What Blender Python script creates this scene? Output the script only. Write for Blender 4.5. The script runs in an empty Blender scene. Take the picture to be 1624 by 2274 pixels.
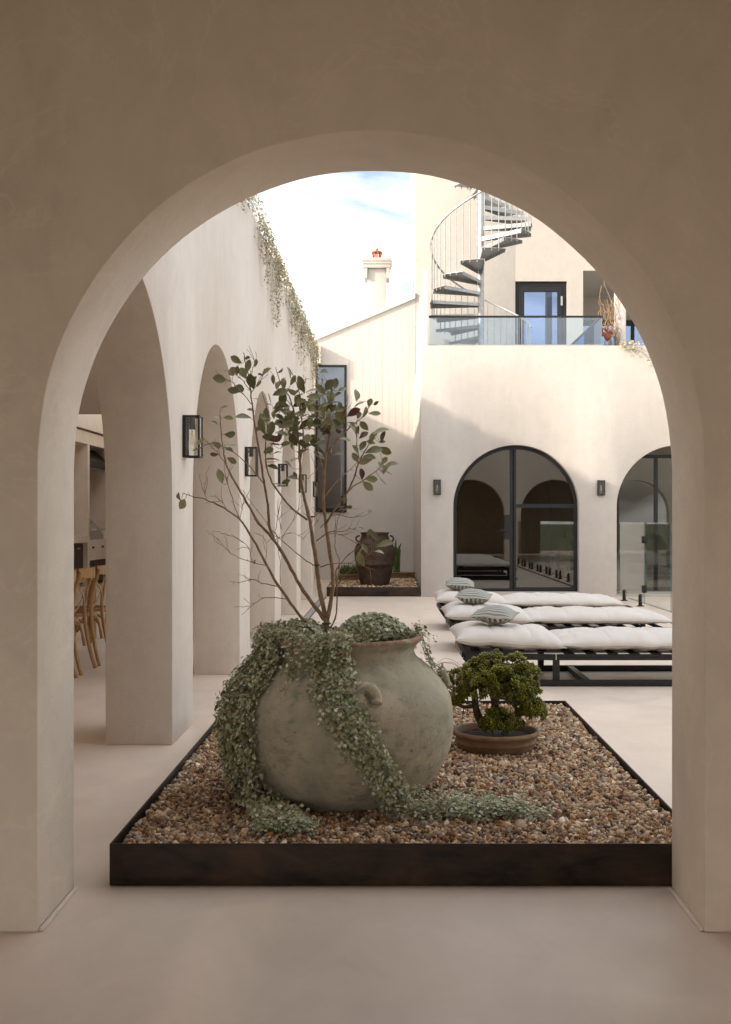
import bpy, bmesh, math, random
import numpy as np
from mathutils import Vector, Matrix, noise

random.seed(7); rng = np.random.default_rng(7)
R = math.radians; PI = math.pi
S = bpy.context.scene
C = S.collection

# ------------------------------------------------------------------ camera
F = 2500.0          # focal length in pixels of a 1624 px wide picture
VX, VY, H = 861.0, 1154.0, 1.3
def P(x, y, Y):     # pixel (1624 x 2274 picture) at distance Y -> world
    return Vector(((x - VX) / F * Y, Y, H - (y - VY) / F * Y))
cam = bpy.data.objects.new('camera', bpy.data.cameras.new('camera'))
C.objects.link(cam); S.camera = cam
cam.location = (0, 0, H); cam.rotation_euler = (R(90), 0, 0)
cam.data.sensor_fit = 'HORIZONTAL'; cam.data.sensor_width = 36
cam.data.lens = 36 * F / 1624
cam.data.shift_x = -(VX - 812) / 1624
cam.data.shift_y = (VY - 1137) / 1624
cam.data.clip_start = 0.05; cam.data.clip_end = 2000

# ------------------------------------------------------------------ sky, sun, exposure
SUN = Vector((2.4, 1.0, -1.13)).normalized()      # direction the light travels
elev = math.asin(-SUN.z); azim = math.atan2(-SUN.x, -SUN.y)
W = bpy.data.worlds.new('World'); S.world = W; W.use_nodes = True
nt = W.node_tree; nt.nodes.clear()
def N(t, kind, **kw):
    n = t.nodes.new(kind)
    for k, v in kw.items():
        if k in n.bl_rna.properties.keys(): setattr(n, k, v)
        else: n.inputs[k].default_value = v
    return n
sky = N(nt, 'ShaderNodeTexSky', sky_type='NISHITA', sun_disc=False)
sky.sun_elevation = elev; sky.sun_rotation = azim % (2 * PI)
sky.air_density = 1.0; sky.dust_density = 5.0
sk = N(nt, 'ShaderNodeVectorMath', operation='SCALE'); sk.inputs['Scale'].default_value = 0.12
nt.links.new(sky.outputs[0], sk.inputs[0])
tc = N(nt, 'ShaderNodeTexCoord')
mp = N(nt, 'ShaderNodeMapping'); mp.inputs['Scale'].default_value = (1.0, 1.0, 2.6); mp.inputs['Rotation'].default_value = (0.3, 0.2, 0.5)
nt.links.new(tc.outputs['Generated'], mp.inputs[0])
nz = N(nt, 'ShaderNodeTexNoise', Scale=3.2, Detail=8.0, Roughness=0.55, Distortion=0.6)
nt.links.new(mp.outputs[0], nz.inputs['Vector'])
cr = N(nt, 'ShaderNodeMapRange'); cr.inputs['From Min'].default_value = 0.40; cr.inputs['From Max'].default_value = 0.62
cr.inputs['To Min'].default_value = 0.08; cr.inputs['To Max'].default_value = 1.0
nt.links.new(nz.outputs[0], cr.inputs[0])
mx = N(nt, 'ShaderNodeMix', data_type='RGBA')
nt.links.new(cr.outputs[0], mx.inputs[0]); nt.links.new(sk.outputs[0], mx.inputs[6])
mx.inputs[7].default_value = (.93, .93, .935, 1)
bg = N(nt, 'ShaderNodeBackground', Strength=1.0)
nt.links.new(mx.outputs[2], bg.inputs[0])
wo = N(nt, 'ShaderNodeOutputWorld'); nt.links.new(bg.outputs[0], wo.inputs[0])

sd = bpy.data.lights.new('sun', 'SUN'); sd.energy = 2.0; sd.angle = R(2.0); sd.color = (1, 0.9, 0.76)
so = bpy.data.objects.new('sun', sd); C.objects.link(so); so.location = (-20, -8, 15)
so.rotation_euler = SUN.to_track_quat('-Z', 'Y').to_euler()

vs = S.view_settings; S.display_settings.display_device = 'sRGB'
vs.view_transform = 'Standard'; vs.look = 'None'; vs.gamma = 1; vs.use_curve_mapping = False
vs.exposure = 1.36
S.render.engine = 'CYCLES'
cy = S.cycles
cy.use_denoising = True
try: cy.denoiser = 'OPENIMAGEDENOISE'
except Exception: pass
cy.max_bounces = 12; cy.diffuse_bounces = 8; cy.glossy_bounces = 4; cy.transparent_max_bounces = 16; cy.transmission_bounces = 6
cy.caustics_reflective = False; cy.caustics_refractive = False; cy.sample_clamp_indirect = 6

# ------------------------------------------------------------------ materials
def newmat(name):
    m = bpy.data.materials.new(name); m.use_nodes = True
    t = m.node_tree; b = t.nodes['Principled BSDF']
    return m, t, b
def tex(t, scale, detail=4, rough=.55, dist=0, stretch=None, coord='pos'):
    if coord == 'pos': c = N(t, 'ShaderNodeNewGeometry').outputs['Position']
    else: c = N(t, 'ShaderNodeTexCoord').outputs['Object']
    if stretch:
        m = N(t, 'ShaderNodeMapping'); m.inputs['Scale'].default_value = stretch
        t.links.new(c, m.inputs[0]); c = m.outputs[0]
    n = N(t, 'ShaderNodeTexNoise', Scale=scale, Detail=detail, Roughness=rough, Distortion=dist)
    t.links.new(c, n.inputs['Vector'])
    return n.outputs[0]
def ramp(t, src, stops):
    r = N(t, 'ShaderNodeValToRGB'); e = r.color_ramp.elements
    while len(e) < len(stops): e.new(.5)
    for i, (p, c) in enumerate(stops):
        e[i].position = p; e[i].color = (*c, 1) if len(c) == 3 else c
    t.links.new(src, r.inputs[0]); return r.outputs[0]
def mixc(t, fac, a, b, mode='MIX'):
    m = N(t, 'ShaderNodeMix', data_type='RGBA', blend_type=mode)
    for i, v in ((0, fac), (6, a), (7, b)):
        if isinstance(v, (int, float)): m.inputs[i].default_value = v
        elif isinstance(v, tuple): m.inputs[i].default_value = (*v, 1)
        else: t.links.new(v, m.inputs[i])
    return m.outputs[2]
def setbump(t, b, src, strength, dist=.01):
    n = N(t, 'ShaderNodeBump', Strength=strength, Distance=dist)
    t.links.new(src, n.inputs['Height']); t.links.new(n.outputs[0], b.inputs['Normal'])
def mul(c, k): return tuple(max(0, x * k) for x in c)
def simple(name, base, rough=.6, var=.12, scale=6., bump=0., bscale=60., metal=0., spec=.4, coord='pos', stretch=None):
    m, t, b = newmat(name)
    src = tex(t, scale, stretch=stretch, coord=coord)
    c = ramp(t, src, [(.3, mul(base, 1 - var)), (.7, mul(base, 1 + var))])
    t.links.new(c, b.inputs['Base Color'])
    b.inputs['Roughness'].default_value = rough; b.inputs['Metallic'].default_value = metal
    b.inputs['Specular IOR Level'].default_value = spec
    if bump: setbump(t, b, tex(t, bscale, stretch=stretch, coord=coord), bump, .004)
    return m
def plaster(name, base, streak=.05, mott=.06):
    m, t, b = newmat(name)
    big = tex(t, 1.1, 5, .6, .4); mid = tex(t, 6, 5, .6); st = tex(t, 3.0, 4, .6, 0, (3.5, 3.5, .22))
    c = ramp(t, big, [(.3, mul(base, 1 - mott)), (.7, mul(base, 1 + mott))])
    c = mixc(t, .5, c, ramp(t, mid, [(.28, mul(base, .88)), (.72, mul(base, 1.1))]))
    tr_ = tex(t, 2.4, 9, .72, 1.6, (1, 1, .6))
    c = mixc(t, .3, c, ramp(t, tr_, [(.35, mul(base, .84)), (.5, base), (.66, mul(base, 1.14))]))
    hl = ramp(t, tex(t, 1.7, 5, .6, 1.2), [(.485, (0, 0, 0)), (.5, (.35,) * 3), (.515, (0, 0, 0))])
    c = mixc(t, hl, c, mul(base, 1.14))
    c = mixc(t, streak * 6, c, ramp(t, st, [(.35, mul(base, .86)), (.65, mul(base, 1.08))]))
    t.links.new(c, b.inputs['Base Color'])
    b.inputs['Roughness'].default_value = .82; b.inputs['Specular IOR Level'].default_value = .25
    f = N(t, 'ShaderNodeMath', operation='MULTIPLY_ADD'); t.links.new(tex(t, 5, 6, .65), f.inputs[0]); f.inputs[1].default_value = 1.0
    t.links.new(tex(t, 90, 3), f.inputs[2])
    setbump(t, b, f.outputs[0], .25, .006)
    return m
def colattr(name, rough=.6, spec=.4, sub=None, gain=1.0, bump=0):
    m, t, b = newmat(name)
    a = N(t, 'ShaderNodeAttribute'); a.attribute_name = 'Col'
    c = a.outputs['Color']
    n = ramp(t, tex(t, 140, 3), [(.3, (.78 * gain,) * 3), (.7, (1.2 * gain,) * 3)])
    c = mixc(t, 1.0, c, n, 'MULTIPLY')
    t.links.new(c, b.inputs['Base Color'])
    b.inputs['Roughness'].default_value = rough; b.inputs['Specular IOR Level'].default_value = spec
    if bump: setbump(t, b, tex(t, 220, 4), bump, .003)
    return m
def glass(name, tint, f0=.04, refl=(1, 1, 1), rough=0.0):
    m = bpy.data.materials.new(name); m.use_nodes = True; t = m.node_tree; t.nodes.clear()
    g = N(t, 'ShaderNodeNewGeometry')
    d = N(t, 'ShaderNodeVectorMath', operation='DOT_PRODUCT')
    t.links.new(g.outputs['Normal'], d.inputs[0]); t.links.new(g.outputs['Incoming'], d.inputs[1])
    a = N(t, 'ShaderNodeMath', operation='ABSOLUTE'); t.links.new(d.outputs['Value'], a.inputs[0])
    s = N(t, 'ShaderNodeMath', operation='SUBTRACT'); s.inputs[0].default_value = 1; t.links.new(a.outputs[0], s.inputs[1])
    p = N(t, 'ShaderNodeMath', operation='POWER'); t.links.new(s.outputs[0], p.inputs[0]); p.inputs[1].default_value = 5
    q = N(t, 'ShaderNodeMath', operation='MULTIPLY_ADD'); t.links.new(p.outputs[0], q.inputs[0]); q.inputs[1].default_value = 1 - f0; q.inputs[2].default_value = f0
    tr = N(t, 'ShaderNodeBsdfTransparent'); tr.inputs[0].default_value = (*tint, 1)
    gl = N(t, 'ShaderNodeBsdfGlossy'); gl.inputs['Color'].default_value = (*refl, 1); gl.inputs['Roughness'].default_value = rough
    mxs = N(t, 'ShaderNodeMixShader'); t.links.new(q.outputs[0], mxs.inputs[0]); t.links.new(tr.outputs[0], mxs.inputs[1]); t.links.new(gl.outputs[0], mxs.inputs[2])
    o = N(t, 'ShaderNodeOutputMaterial'); t.links.new(mxs.outputs[0], o.inputs[0])
    return m

PLA = (.73, .645, .55)
M = {}
M['plaster'] = plaster('plaster', PLA, .0, .17)
M['plaster_arcade'] = plaster('plaster_arcade', (.65, .585, .515), .035, .07)
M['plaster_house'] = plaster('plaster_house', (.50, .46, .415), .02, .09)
M['white_board'] = simple('white_board', (.58, .55, .51), .6, .03, 3, .05, 30)
M['white_trim'] = simple('white_trim', (.66, .62, .575), .6, .03)
M['chimney'] = simple('chimney', (.46, .45, .43), .8, .04, 5, .2, 40)
M['bounce_cut_lining'] = simple('bounce_cut_lining', (.31, .255, .19), .7, .2, 6, 0, 60, 0, .3, 'pos', (1, 8, 1))  # dark lining added to cut light bounced onto the framing wall
M['ceiling'] = simple('ceiling', (.66, .59, .51), .9, .04)
# microcement floor
m, t, b = newmat('floor')
FLO = (.73, .61, .505)
c = ramp(t, tex(t, .9, 6, .62, .8), [(.3, mul(FLO, .82)), (.7, mul(FLO, 1.12))])
c = mixc(t, .4, c, ramp(t, tex(t, 4.0, 8, .72, 1.0, (1, .5, 1)), [(.3, mul(FLO, .78)), (.7, mul(FLO, 1.14))]))
c = mixc(t, .25, c, ramp(t, tex(t, 2.2, 4, .6, 0), [(.4, (.74, .595, .49)), (.65, (.73, .635, .535))]))
c = mixc(t, ramp(t, tex(t, 38, 2, .5), [(.77, (0, 0, 0)), (.80, (.25, .25, .25))]), c, (.25, .2, .17))
t.links.new(c, b.inputs['Base Color'])
t.links.new(ramp(t, tex(t, 3, 5, .6), [(.3, (.28,) * 3), (.7, (.52,) * 3)]), b.inputs['Roughness'])
b.inputs['Specular IOR Level'].default_value = .38
setbump(t, b, tex(t, 14, 5, .6), .08, .004)
M['floor'] = m
# dark steel planter
m, t, b = newmat('steel_patina')
c = ramp(t, tex(t, 3.2, 7, .65, .5, (1, 1, 2.2)), [(.36, (.008, .006, .005)), (.5, (.028, .017, .011)), (.66, (.058, .031, .018))])
c = mixc(t, ramp(t, tex(t, 26, 5, .7, 0, (.5, .5, 2)), [(.52, (0, 0, 0)), (.75, (.5, .5, .5))]), c, (.065, .038, .024))
t.links.new(c, b.inputs['Base Color']); b.inputs['Roughness'].default_value = .6; b.inputs['Specular IOR Level'].default_value = .25
setbump(t, b, tex(t, 60, 4), .15, .002)
M['steel'] = m
# weathered urn
m, t, b = newmat('urn_clay')
o1 = tex(t, 3.0, 7, .65, .6, None, 'obj'); o2 = tex(t, 15, 10, .75, .2, (1, 1, 1.7), 'obj'); o3 = tex(t, 34, 6, .7, .2, None, 'obj')
c = ramp(t, o1, [(.28, (.27, .27, .21)), (.45, (.38, .345, .26)), (.6, (.49, .42, .315)), (.75, (.38, .29, .20))])
pm = mixc(t, 1.0, ramp(t, o2, [(.50, (0, 0, 0)), (.64, (.72,) * 3)]), ramp(t, tex(t, 3.4, 4, .6, 0, None, 'obj'), [(.40, (.1,) * 3), (.54, (1, 1, 1))]), 'MULTIPLY')
c = mixc(t, pm, c, (.16, .195, .16))
c = mixc(t, ramp(t, tex(t, 6, 7, .7, .5, (1, 1, .5), 'obj'), [(.58, (0, 0, 0)), (.66, (.6,) * 3)]), c, (.42, .36, .27))
c = mixc(t, ramp(t, o3, [(.64, (0, 0, 0)), (.69, (.8,) * 3)]), c, (.075, .06, .045))
vo = N(t, 'ShaderNodeTexVoronoi', feature='DISTANCE_TO_EDGE', Scale=26.0)
tco = N(t, 'ShaderNodeTexCoord')
nzv = N(t, 'ShaderNodeTexNoise', Scale=18.0, Detail=3.0); t.links.new(tco.outputs['Object'], nzv.inputs['Vector'])
vadd = N(t, 'ShaderNodeVectorMath', operation='MULTIPLY_ADD'); vadd.inputs[1].default_value = (.06, .06, .06)
t.links.new(nzv.outputs['Color'], vadd.inputs[0]); t.links.new(tco.outputs['Object'], vadd.inputs[2]); t.links.new(vadd.outputs[0], vo.inputs['Vector'])
crk = ramp(t, vo.outputs['Distance'], [(.0, (1, 1, 1)), (.022, (0, 0, 0))])
msk = ramp(t, tex(t, 5, 3, .5, 0, None, 'obj'), [(.5, (0, 0, 0)), (.62, (.6,) * 3)])
ck = mixc(t, 1.0, crk, msk, 'MULTIPLY')
c = mixc(t, ck, c, (.09, .07, .05))
sep = N(t, 'ShaderNodeSeparateXYZ'); t.links.new(tco.outputs['Object'], sep.inputs[0])
rim = N(t, 'ShaderNodeMapRange'); rim.inputs[1].default_value = .655; rim.inputs[2].default_value = .668; t.links.new(sep.outputs['Z'], rim.inputs[0])
rimn = mixc(t, 1.0, rim.outputs[0], ramp(t, tex(t, 22, 5, .7, 0, None, 'obj'), [(.38, (.15,) * 3), (.5, (1, 1, 1))]), 'MULTIPLY')
c = mixc(t, rimn, c, (.26, .155, .105))
t.links.new(c, b.inputs['Base Color']); b.inputs['Roughness'].default_value = .9; b.inputs['Specular IOR Level'].default_value = .2
hb = N(t, 'ShaderNodeMath', operation='SUBTRACT'); t.links.new(o3, hb.inputs[0]); t.links.new(ck, hb.inputs[1])
setbump(t, b, hb.outputs[0], .5, .006)
M['urn'] = m
m, t, b = newmat('amphora_clay')
c = ramp(t, tex(t, 7, 8, .7, .4), [(.3, (.022, .012, .007)), (.55, (.058, .031, .018)), (.72, (.125, .068, .04))])
c = mixc(t, ramp(t, tex(t, 40, 6, .7), [(.6, (0, 0, 0)), (.7, (.7,) * 3)]), c, (.17, .10, .06))
t.links.new(c, b.inputs['Base Color']); b.inputs['Roughness'].default_value = .75
setbump(t, b, tex(t, 60, 5, .7), .4, .006)
M['amphora'] = m
M['terracotta'] = simple('terracotta', (.6, .36, .22), .85, .15, 8, .3, 60)
M['chimney_pot'] = simple('chimney_pot', (.45, .13, .05), .8, .15, 8)
M['bowl'] = simple('bowl', (.19, .115, .064), .75, .35, 14, .25, 70, stretch=(1, 1, 3))
M['soil'] = simple('soil', (.03, .02, .014), 1, .4, 40, .6, 80)
M['gravel'] = colattr('gravel', .8, .25, bump=.25)
M['vine_leaf'] = colattr('vine_leaf', .62, .3)
M['jade_leaf'] = colattr('jade_leaf', .38, .45)
M['stem_pale'] = simple('stem_pale', (.22, .2, .13), .8, .2)
M['bark'] = simple('bark', (.27, .18, .11), .8, .35, 40, .5, 120)
M['twig'] = simple('twig', (.14, .085, .05), .8, .3, 40)
M['dry_twig'] = simple('dry_twig', (.36, .24, .14), .9, .2)
M['jade_bark'] = simple('jade_bark', (.085, .06, .042), .9, .3, 30, .5, 80)
def leafmat(name, top, back):
    m, t, b = newmat(name)
    g = N(t, 'ShaderNodeNewGeometry')
    oi = N(t, 'ShaderNodeObjectInfo')
    v = N(t, 'ShaderNodeMapRange'); v.inputs[3].default_value = .65; v.inputs[4].default_value = 1.45; t.links.new(oi.outputs['Random'], v.inputs[0])
    c = mixc(t, g.outputs['Backfacing'], top, back)
    s = N(t, 'ShaderNodeVectorMath', operation='SCALE'); t.links.new(c, s.inputs[0]); t.links.new(v.outputs[0], s.inputs['Scale'])
    t.links.new(s.outputs[0], b.inputs['Base Color'])
    b.inputs['Roughness'].default_value = .42; b.inputs['Specular IOR Level'].default_value = .45
    return m
M['leaf'] = leafmat('leaf', (.20, .205, .10), (.26, .255, .15))
M['leaf_red'] = leafmat('leaf_red', (.11, .04, .025), (.13, .08, .05))
M['tie'] = simple('tie', (.01, .09, .05), .6)
M['black'] = simple('black_metal', (.012, .011, .011), .45, .2, 20, 0, 60, 0, .4)
M['black_frame'] = simple('black_frame', (.010, .010, .010), .5, .2, 20)
M['galv'] = simple('galvanised', (.42, .42, .41), .45, .18, 18, .05, 60, .55)
M['drain'] = simple('drain_metal', (.36, .35, .34), .4, .12, 30, 0, 60, .6)
M['slot'] = simple('drain_slot', (.02, .02, .02), .8)
M['glass_fence'] = glass('glass_fence', (.95, .975, .96), .05)
M['glass_edge'] = simple('glass_edge', (.25, .36, .33), .2, .05)
M['glass_door'] = glass('glass_door', (.5, .5, .47), .13, (.97, .95, .9))
M['glass_upper'] = glass('glass_upper', (.25, .3, .4), .26, (.58, .72, .98))  # blue of the reflected sky is put into the glass colours
M['glass_window'] = glass('glass_window', (.3, .31, .33), .22, (.86, .9, 1.0))
M['glass_rail'] = glass('glass_rail', (.78, .86, .92), .06)
M['glass_lamp'] = glass('glass_lamp', (.97, .97, .96), .05)
M['bulb'] = glass('bulb_glass', (.985, .975, .95), .06)
M['filament'] = simple('filament', (.8, .52, .26), .5)
M['fabric'] = simple('fabric', (.62, .572, .52), .95, .03, 4, .25, 420, 0, .1, 'obj')
M['piping'] = simple('piping', (.5, .45, .4), .95, .05)
M['oak'] = simple('oak', (.36, .20, .075), .45, .3, 9, .1, 50, 0, .45, 'obj', (6, 6, 1))
M['cane'] = simple('cane', (.17, .12, .08), .7, .3, 60)
M['dark_wood'] = simple('dark_wood', (.055, .032, .024), .55, .35, 10, .1, 40, 0, .4, 'pos', (4, 9, .6))
M['table_wood'] = simple('table_wood', (.24, .14, .065), .55, .25, 8, 0, 40, 0, .4, 'pos', (6, 1, 6))
M['inox'] = simple('inox', (.5, .49, .47), .3, .05, 5, 0, 60, .9)
M['lawn'] = simple('lawn', (.07, .085, .035), .9, .3, 3)
M['paving'] = simple('paving', (.5, .45, .4), .8, .1, 2)
M['water'] = simple('water', (.02, .09, .10), .05, .1)
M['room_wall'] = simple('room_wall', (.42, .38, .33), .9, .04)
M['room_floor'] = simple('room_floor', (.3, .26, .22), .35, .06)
M['cactus'] = simple('cactus', (.06, .11, .03), .6, .3, 20)
M['hedge'] = simple('hedge', (.04, .055, .025), .9, .4, 9)
# pillow: stripes on one face, small checks on the other
m, t, b = newmat('pillow_weave')
tco = N(t, 'ShaderNodeTexCoord'); sp = N(t, 'ShaderNodeSeparateXYZ'); t.links.new(tco.outputs['Object'], sp.inputs[0])
wv = N(t, 'ShaderNodeTexWave', Scale=13.0, Distortion=.15); wv.bands_direction = 'Y'; t.links.new(tco.outputs['Object'], wv.inputs['Vector'])
ck2 = N(t, 'ShaderNodeTexChecker', Scale=46.0); t.links.new(tco.outputs['Object'], ck2.inputs['Vector'])
ck2.inputs[1].default_value = (1, 1, 1, 1); ck2.inputs[2].default_value = (0, 0, 0, 1)
st = ramp(t, wv.outputs[0], [(.38, (.20, .21, .185)), (.62, (.43, .42, .38))])
chk = mixc(t, ck2.outputs[0], (.09, .095, .08), (.45, .41, .34))
lt = N(t, 'ShaderNodeMath', operation='LESS_THAN'); t.links.new(sp.outputs['Z'], lt.inputs[0]); lt.inputs[1].default_value = 0.0
t.links.new(mixc(t, lt.outputs[0], st, chk), b.inputs['Base Color']); b.inputs['Roughness'].default_value = .95; b.inputs['Specular IOR Level'].default_value = .1
M['pillow'] = m

# ------------------------------------------------------------------ builders
def npmesh(name, V, Fc, smooth=False, col=None):
    V = np.asarray(V, dtype=np.float32); me = bpy.data.meshes.new(name)
    if isinstance(Fc, np.ndarray):
        n, k = Fc.shape
        me.vertices.add(len(V)); me.vertices.foreach_set('co', V.ravel())
        me.loops.add(n * k); me.loops.foreach_set('vertex_index', Fc.astype(np.int32).ravel())
        me.polygons.add(n); me.polygons.foreach_set('loop_start', np.arange(0, n * k, k, dtype=np.int32))
        try: me.polygons.foreach_set('loop_total', np.full(n, k, dtype=np.int32))
        except Exception: pass
        me.update(calc_edges=True)
    else:
        me.from_pydata([tuple(v) for v in V], [], Fc); me.update()
    if smooth: me.polygons.foreach_set('use_smooth', np.ones(len(me.polygons), dtype=bool))
    if col is not None:
        a = me.attributes.new('Col', 'FLOAT_COLOR', 'POINT')
        cc = np.ones((len(V), 4), dtype=np.float32); cc[:, :3] = col
        a.data.foreach_set('color', cc.ravel())
    return me
def link(name, me, mat, parent=None, loc=None):
    o = bpy.data.objects.new(name, me); C.objects.link(o)
    if mat is not None and me is not None and len(me.materials) == 0: me.materials.append(M[mat] if isinstance(mat, str) else mat)
    if parent is not None: o.parent = parent
    if loc is not None: o.location = loc
    return o
def tag(o, label=None, cat=None, group=None, kind=None):
    if label: o['label'] = label
    if cat: o['category'] = cat
    if group: o['group'] = group
    if kind: o['kind'] = kind
    return o
def empty(name, loc=(0, 0, 0), rz=0):
    o = bpy.data.objects.new(name, None); C.objects.link(o); o.location = loc; o.rotation_euler = (0, 0, rz)
    o.empty_display_size = .1
    return o
class MB:
    def __init__(s): s.v = []; s.f = []
    def add(s, vs, fs):
        k = len(s.v); s.v += [tuple(v) for v in vs]; s.f += [tuple(i + k for i in f) for f in fs]; return s
    def box(s, x0, x1, y0, y1, z0, z1):
        return s.add([(x0, y0, z0), (x1, y0, z0), (x1, y1, z0), (x0, y1, z0), (x0, y0, z1), (x1, y0, z1), (x1, y1, z1), (x0, y1, z1)],
                     [(0, 3, 2, 1), (4, 5, 6, 7), (0, 1, 5, 4), (1, 2, 6, 5), (2, 3, 7, 6), (3, 0, 4, 7)])
    def prism(s, pts, axis, a0, a1):     # polygon in the two other axes, extruded along axis
        def mk(p, a):
            return {'x': (a, p[0], p[1]), 'y': (p[0], a, p[1]), 'z': (p[0], p[1], a)}[axis]
        n = len(pts)
        return s.add([mk(p, a0) for p in pts] + [mk(p, a1) for p in pts],
                     [tuple(range(n))[::-1], tuple(range(n, 2 * n))] + [(i, (i + 1) % n, n + (i + 1) % n, n + i) for i in range(n)])
    def tube(s, pts, rad, seg=8, cap=True, flat=None):
        pts = [Vector(p) for p in pts]; n = len(pts)
        rads = [rad] * n if isinstance(rad, (int, float)) else list(rad)
        ref = None; rings = []
        for i in range(n):
            tg = (pts[min(i + 1, n - 1)] - pts[max(i - 1, 0)])
            if tg.length < 1e-9: tg = Vector((0, 0, 1))
            tg.normalize()
            if ref is None:
                ref = Vector((0, 0, 1)) if abs(tg.z) < .9 else Vector((1, 0, 0))
                ref = (ref - tg * ref.dot(tg)).normalized()
            else:
                ref = ref - tg * ref.dot(tg)
                ref = ref.normalized() if ref.length > 1e-6 else tg.orthogonal().normalized()
            bi = tg.cross(ref)
            fl = flat if flat else 1
            rings.append([pts[i] + (ref * math.cos(2 * PI * k / seg) + bi * math.sin(2 * PI * k / seg) * fl) * rads[i] for k in range(seg)])
        vs = [v for r in rings for v in r]; fs = []
        for i in range(n - 1):
            for k in range(seg):
                a = i * seg + k; b_ = i * seg + (k + 1) % seg
                fs.append((a, b_, b_ + seg, a + seg))
        if cap: fs += [tuple(range(seg))[::-1], tuple(range((n - 1) * seg, n * seg))]
        return s.add(vs, fs)
    def lathe(s, prof, seg=48, sx=1, sy=1):
        vs = []; fs = []; n = len(prof)
        for r, z in prof:
            for k in range(seg):
                a = 2 * PI * k / seg; vs.append((r * math.cos(a) * sx, r * math.sin(a) * sy, z))
        for i in range(n - 1):
            for k in range(seg):
                a = i * seg + k; b_ = i * seg + (k + 1) % seg
                fs.append((a, b_, b_ + seg, a + seg))
        return s.add(vs, fs)
    def build(s, name, mat, parent=None, smooth=False, bevel=0, loc=None, segs=2):
        me = bpy.data.meshes.new(name); me.from_pydata(s.v, [], s.f)
        if bevel or smooth:
            bm = bmesh.new(); bm.from_mesh(me)
            bmesh.ops.remove_doubles(bm, verts=bm.verts, dist=1e-5)
            bmesh.ops.recalc_face_normals(bm, faces=bm.faces)
            if bevel:
                es = [e for e in bm.edges if len(e.link_faces) == 2 and e.calc_face_angle(0) > R(40)]
                bmesh.ops.bevel(bm, geom=es, offset=bevel, segments=segs, affect='EDGES', profile=.5, clamp_overlap=True)
            bm.to_mesh(me); bm.free()
        me.update()
        if smooth: me.polygons.foreach_set('use_smooth', np.ones(len(me.polygons), dtype=bool))
        elif bevel:
            try: me.set_sharp_from_angle(angle=R(35)); me.polygons.foreach_set('use_smooth', np.ones(len(me.polygons), dtype=bool))
            except Exception: pass
        return link(name, me, mat, parent, loc)
def box(name, mat, b, parent=None, bevel=0): return MB().box(*b).build(name, mat, parent, bevel=bevel)
def spline(pts, sub=4):
    pts = [Vector(p) for p in pts]; out = []
    for i in range(len(pts) - 1):
        p0 = pts[max(i - 1, 0)]; p1 = pts[i]; p2 = pts[i + 1]; p3 = pts[min(i + 2, len(pts) - 1)]
        for k in range(sub):
            t_ = k / sub
            out.append(.5 * ((2 * p1) + (p2 - p0) * t_ + (2 * p0 - 5 * p1 + 4 * p2 - p3) * t_ ** 2 + (3 * p1 - p0 - 3 * p2 + p3) * t_ ** 3))
    out.append(pts[-1]); return out
def arch_wall(u0, u1, z0, z1, t0, t1, opens, spring, axis, seg=48):
    """wall along u ('x' or 'y'), thickness t0..t1, round-headed openings (centre, radius)."""
    mb = MB(); q = []
    cols = []; u = u0
    for c_, r_ in sorted(opens):
        if c_ - r_ > u + 1e-6: cols.append(('pier', u, c_ - r_))
        cols.append(('arch', c_, r_)); u = c_ + r_
    if u < u1 - 1e-6: cols.append(('pier', u, u1))
    def pt(u, t, z): return (u, t, z) if axis == 'x' else (t, u, z)
    def quad(a, b_, c2, d): mb.add([a, b_, c2, d], [(0, 1, 2, 3)])
    def strip(ua, za, ub, zb, top):
        for t in (t0, t1): quad(pt(ua, t, za), pt(ub, t, zb), pt(ub, t, top), pt(ua, t, top))
    for c in cols:
        if c[0] == 'pier':
            _, a, b_ = c
            strip(a, z0, b_, z0, spring); strip(a, spring, b_, spring, z1)
            quad(pt(a, t0, z1), pt(b_, t0, z1), pt(b_, t1, z1), pt(a, t1, z1))
            quad(pt(a, t0, z0), pt(b_, t0, z0), pt(b_, t1, z0), pt(a, t1, z0))
        else:
            _, cc, rr = c
            ang = [PI - PI * i / seg for i in range(seg + 1)]
            cu = [(cc + rr * math.cos(a), spring + rr * math.sin(a)) for a in ang]
            cu[0] = (cc - rr, spring); cu[-1] = (cc + rr, spring)
            for (ua, za), (ub, zb) in zip(cu, cu[1:]):
                strip(ua, za, ub, zb, z1)
                quad(pt(ua, t0, za), pt(ub, t0, zb), pt(ub, t1, zb), pt(ua, t1, za))
                quad(pt(ua, t0, z1), pt(ub, t0, z1), pt(ub, t1, z1), pt(ua, t1, z1))
            for uu in (cc - rr, cc + rr):
                quad(pt(uu, t0, z0), pt(uu, t1, z0), pt(uu, t1, spring), pt(uu, t0, spring))
    for uu in (u0, u1):
        quad(pt(uu, t0, z0), pt(uu, t1, z0), pt(uu, t1, spring), pt(uu, t0, spring))
        quad(pt(uu, t0, spring), pt(uu, t1, spring), pt(uu, t1, z1), pt(uu, t0, z1))
    return mb
def scatter(tv, tf, pos, mats, cols, vcol=None):
    """many copies of a template in one mesh; tv (n,3), tf (m,3|4), pos (N,3), mats (N,3,3), cols (N,3)."""
    tv = np.asarray(tv, float); tf = np.asarray(tf, int); n = len(tv); Nn = len(pos)
    V = np.einsum('nij,kj->nki', mats, tv) + pos[:, None, :]
    Fc = tf[None] + (np.arange(Nn) * n)[:, None, None]
    cc = np.repeat(cols[:, None, :], n, 1)
    if vcol is not None: cc = cc * np.asarray(vcol)[None, :, :]
    return V.reshape(-1, 3), Fc.reshape(-1, tf.shape[1]), cc.reshape(-1, 3)
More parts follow.
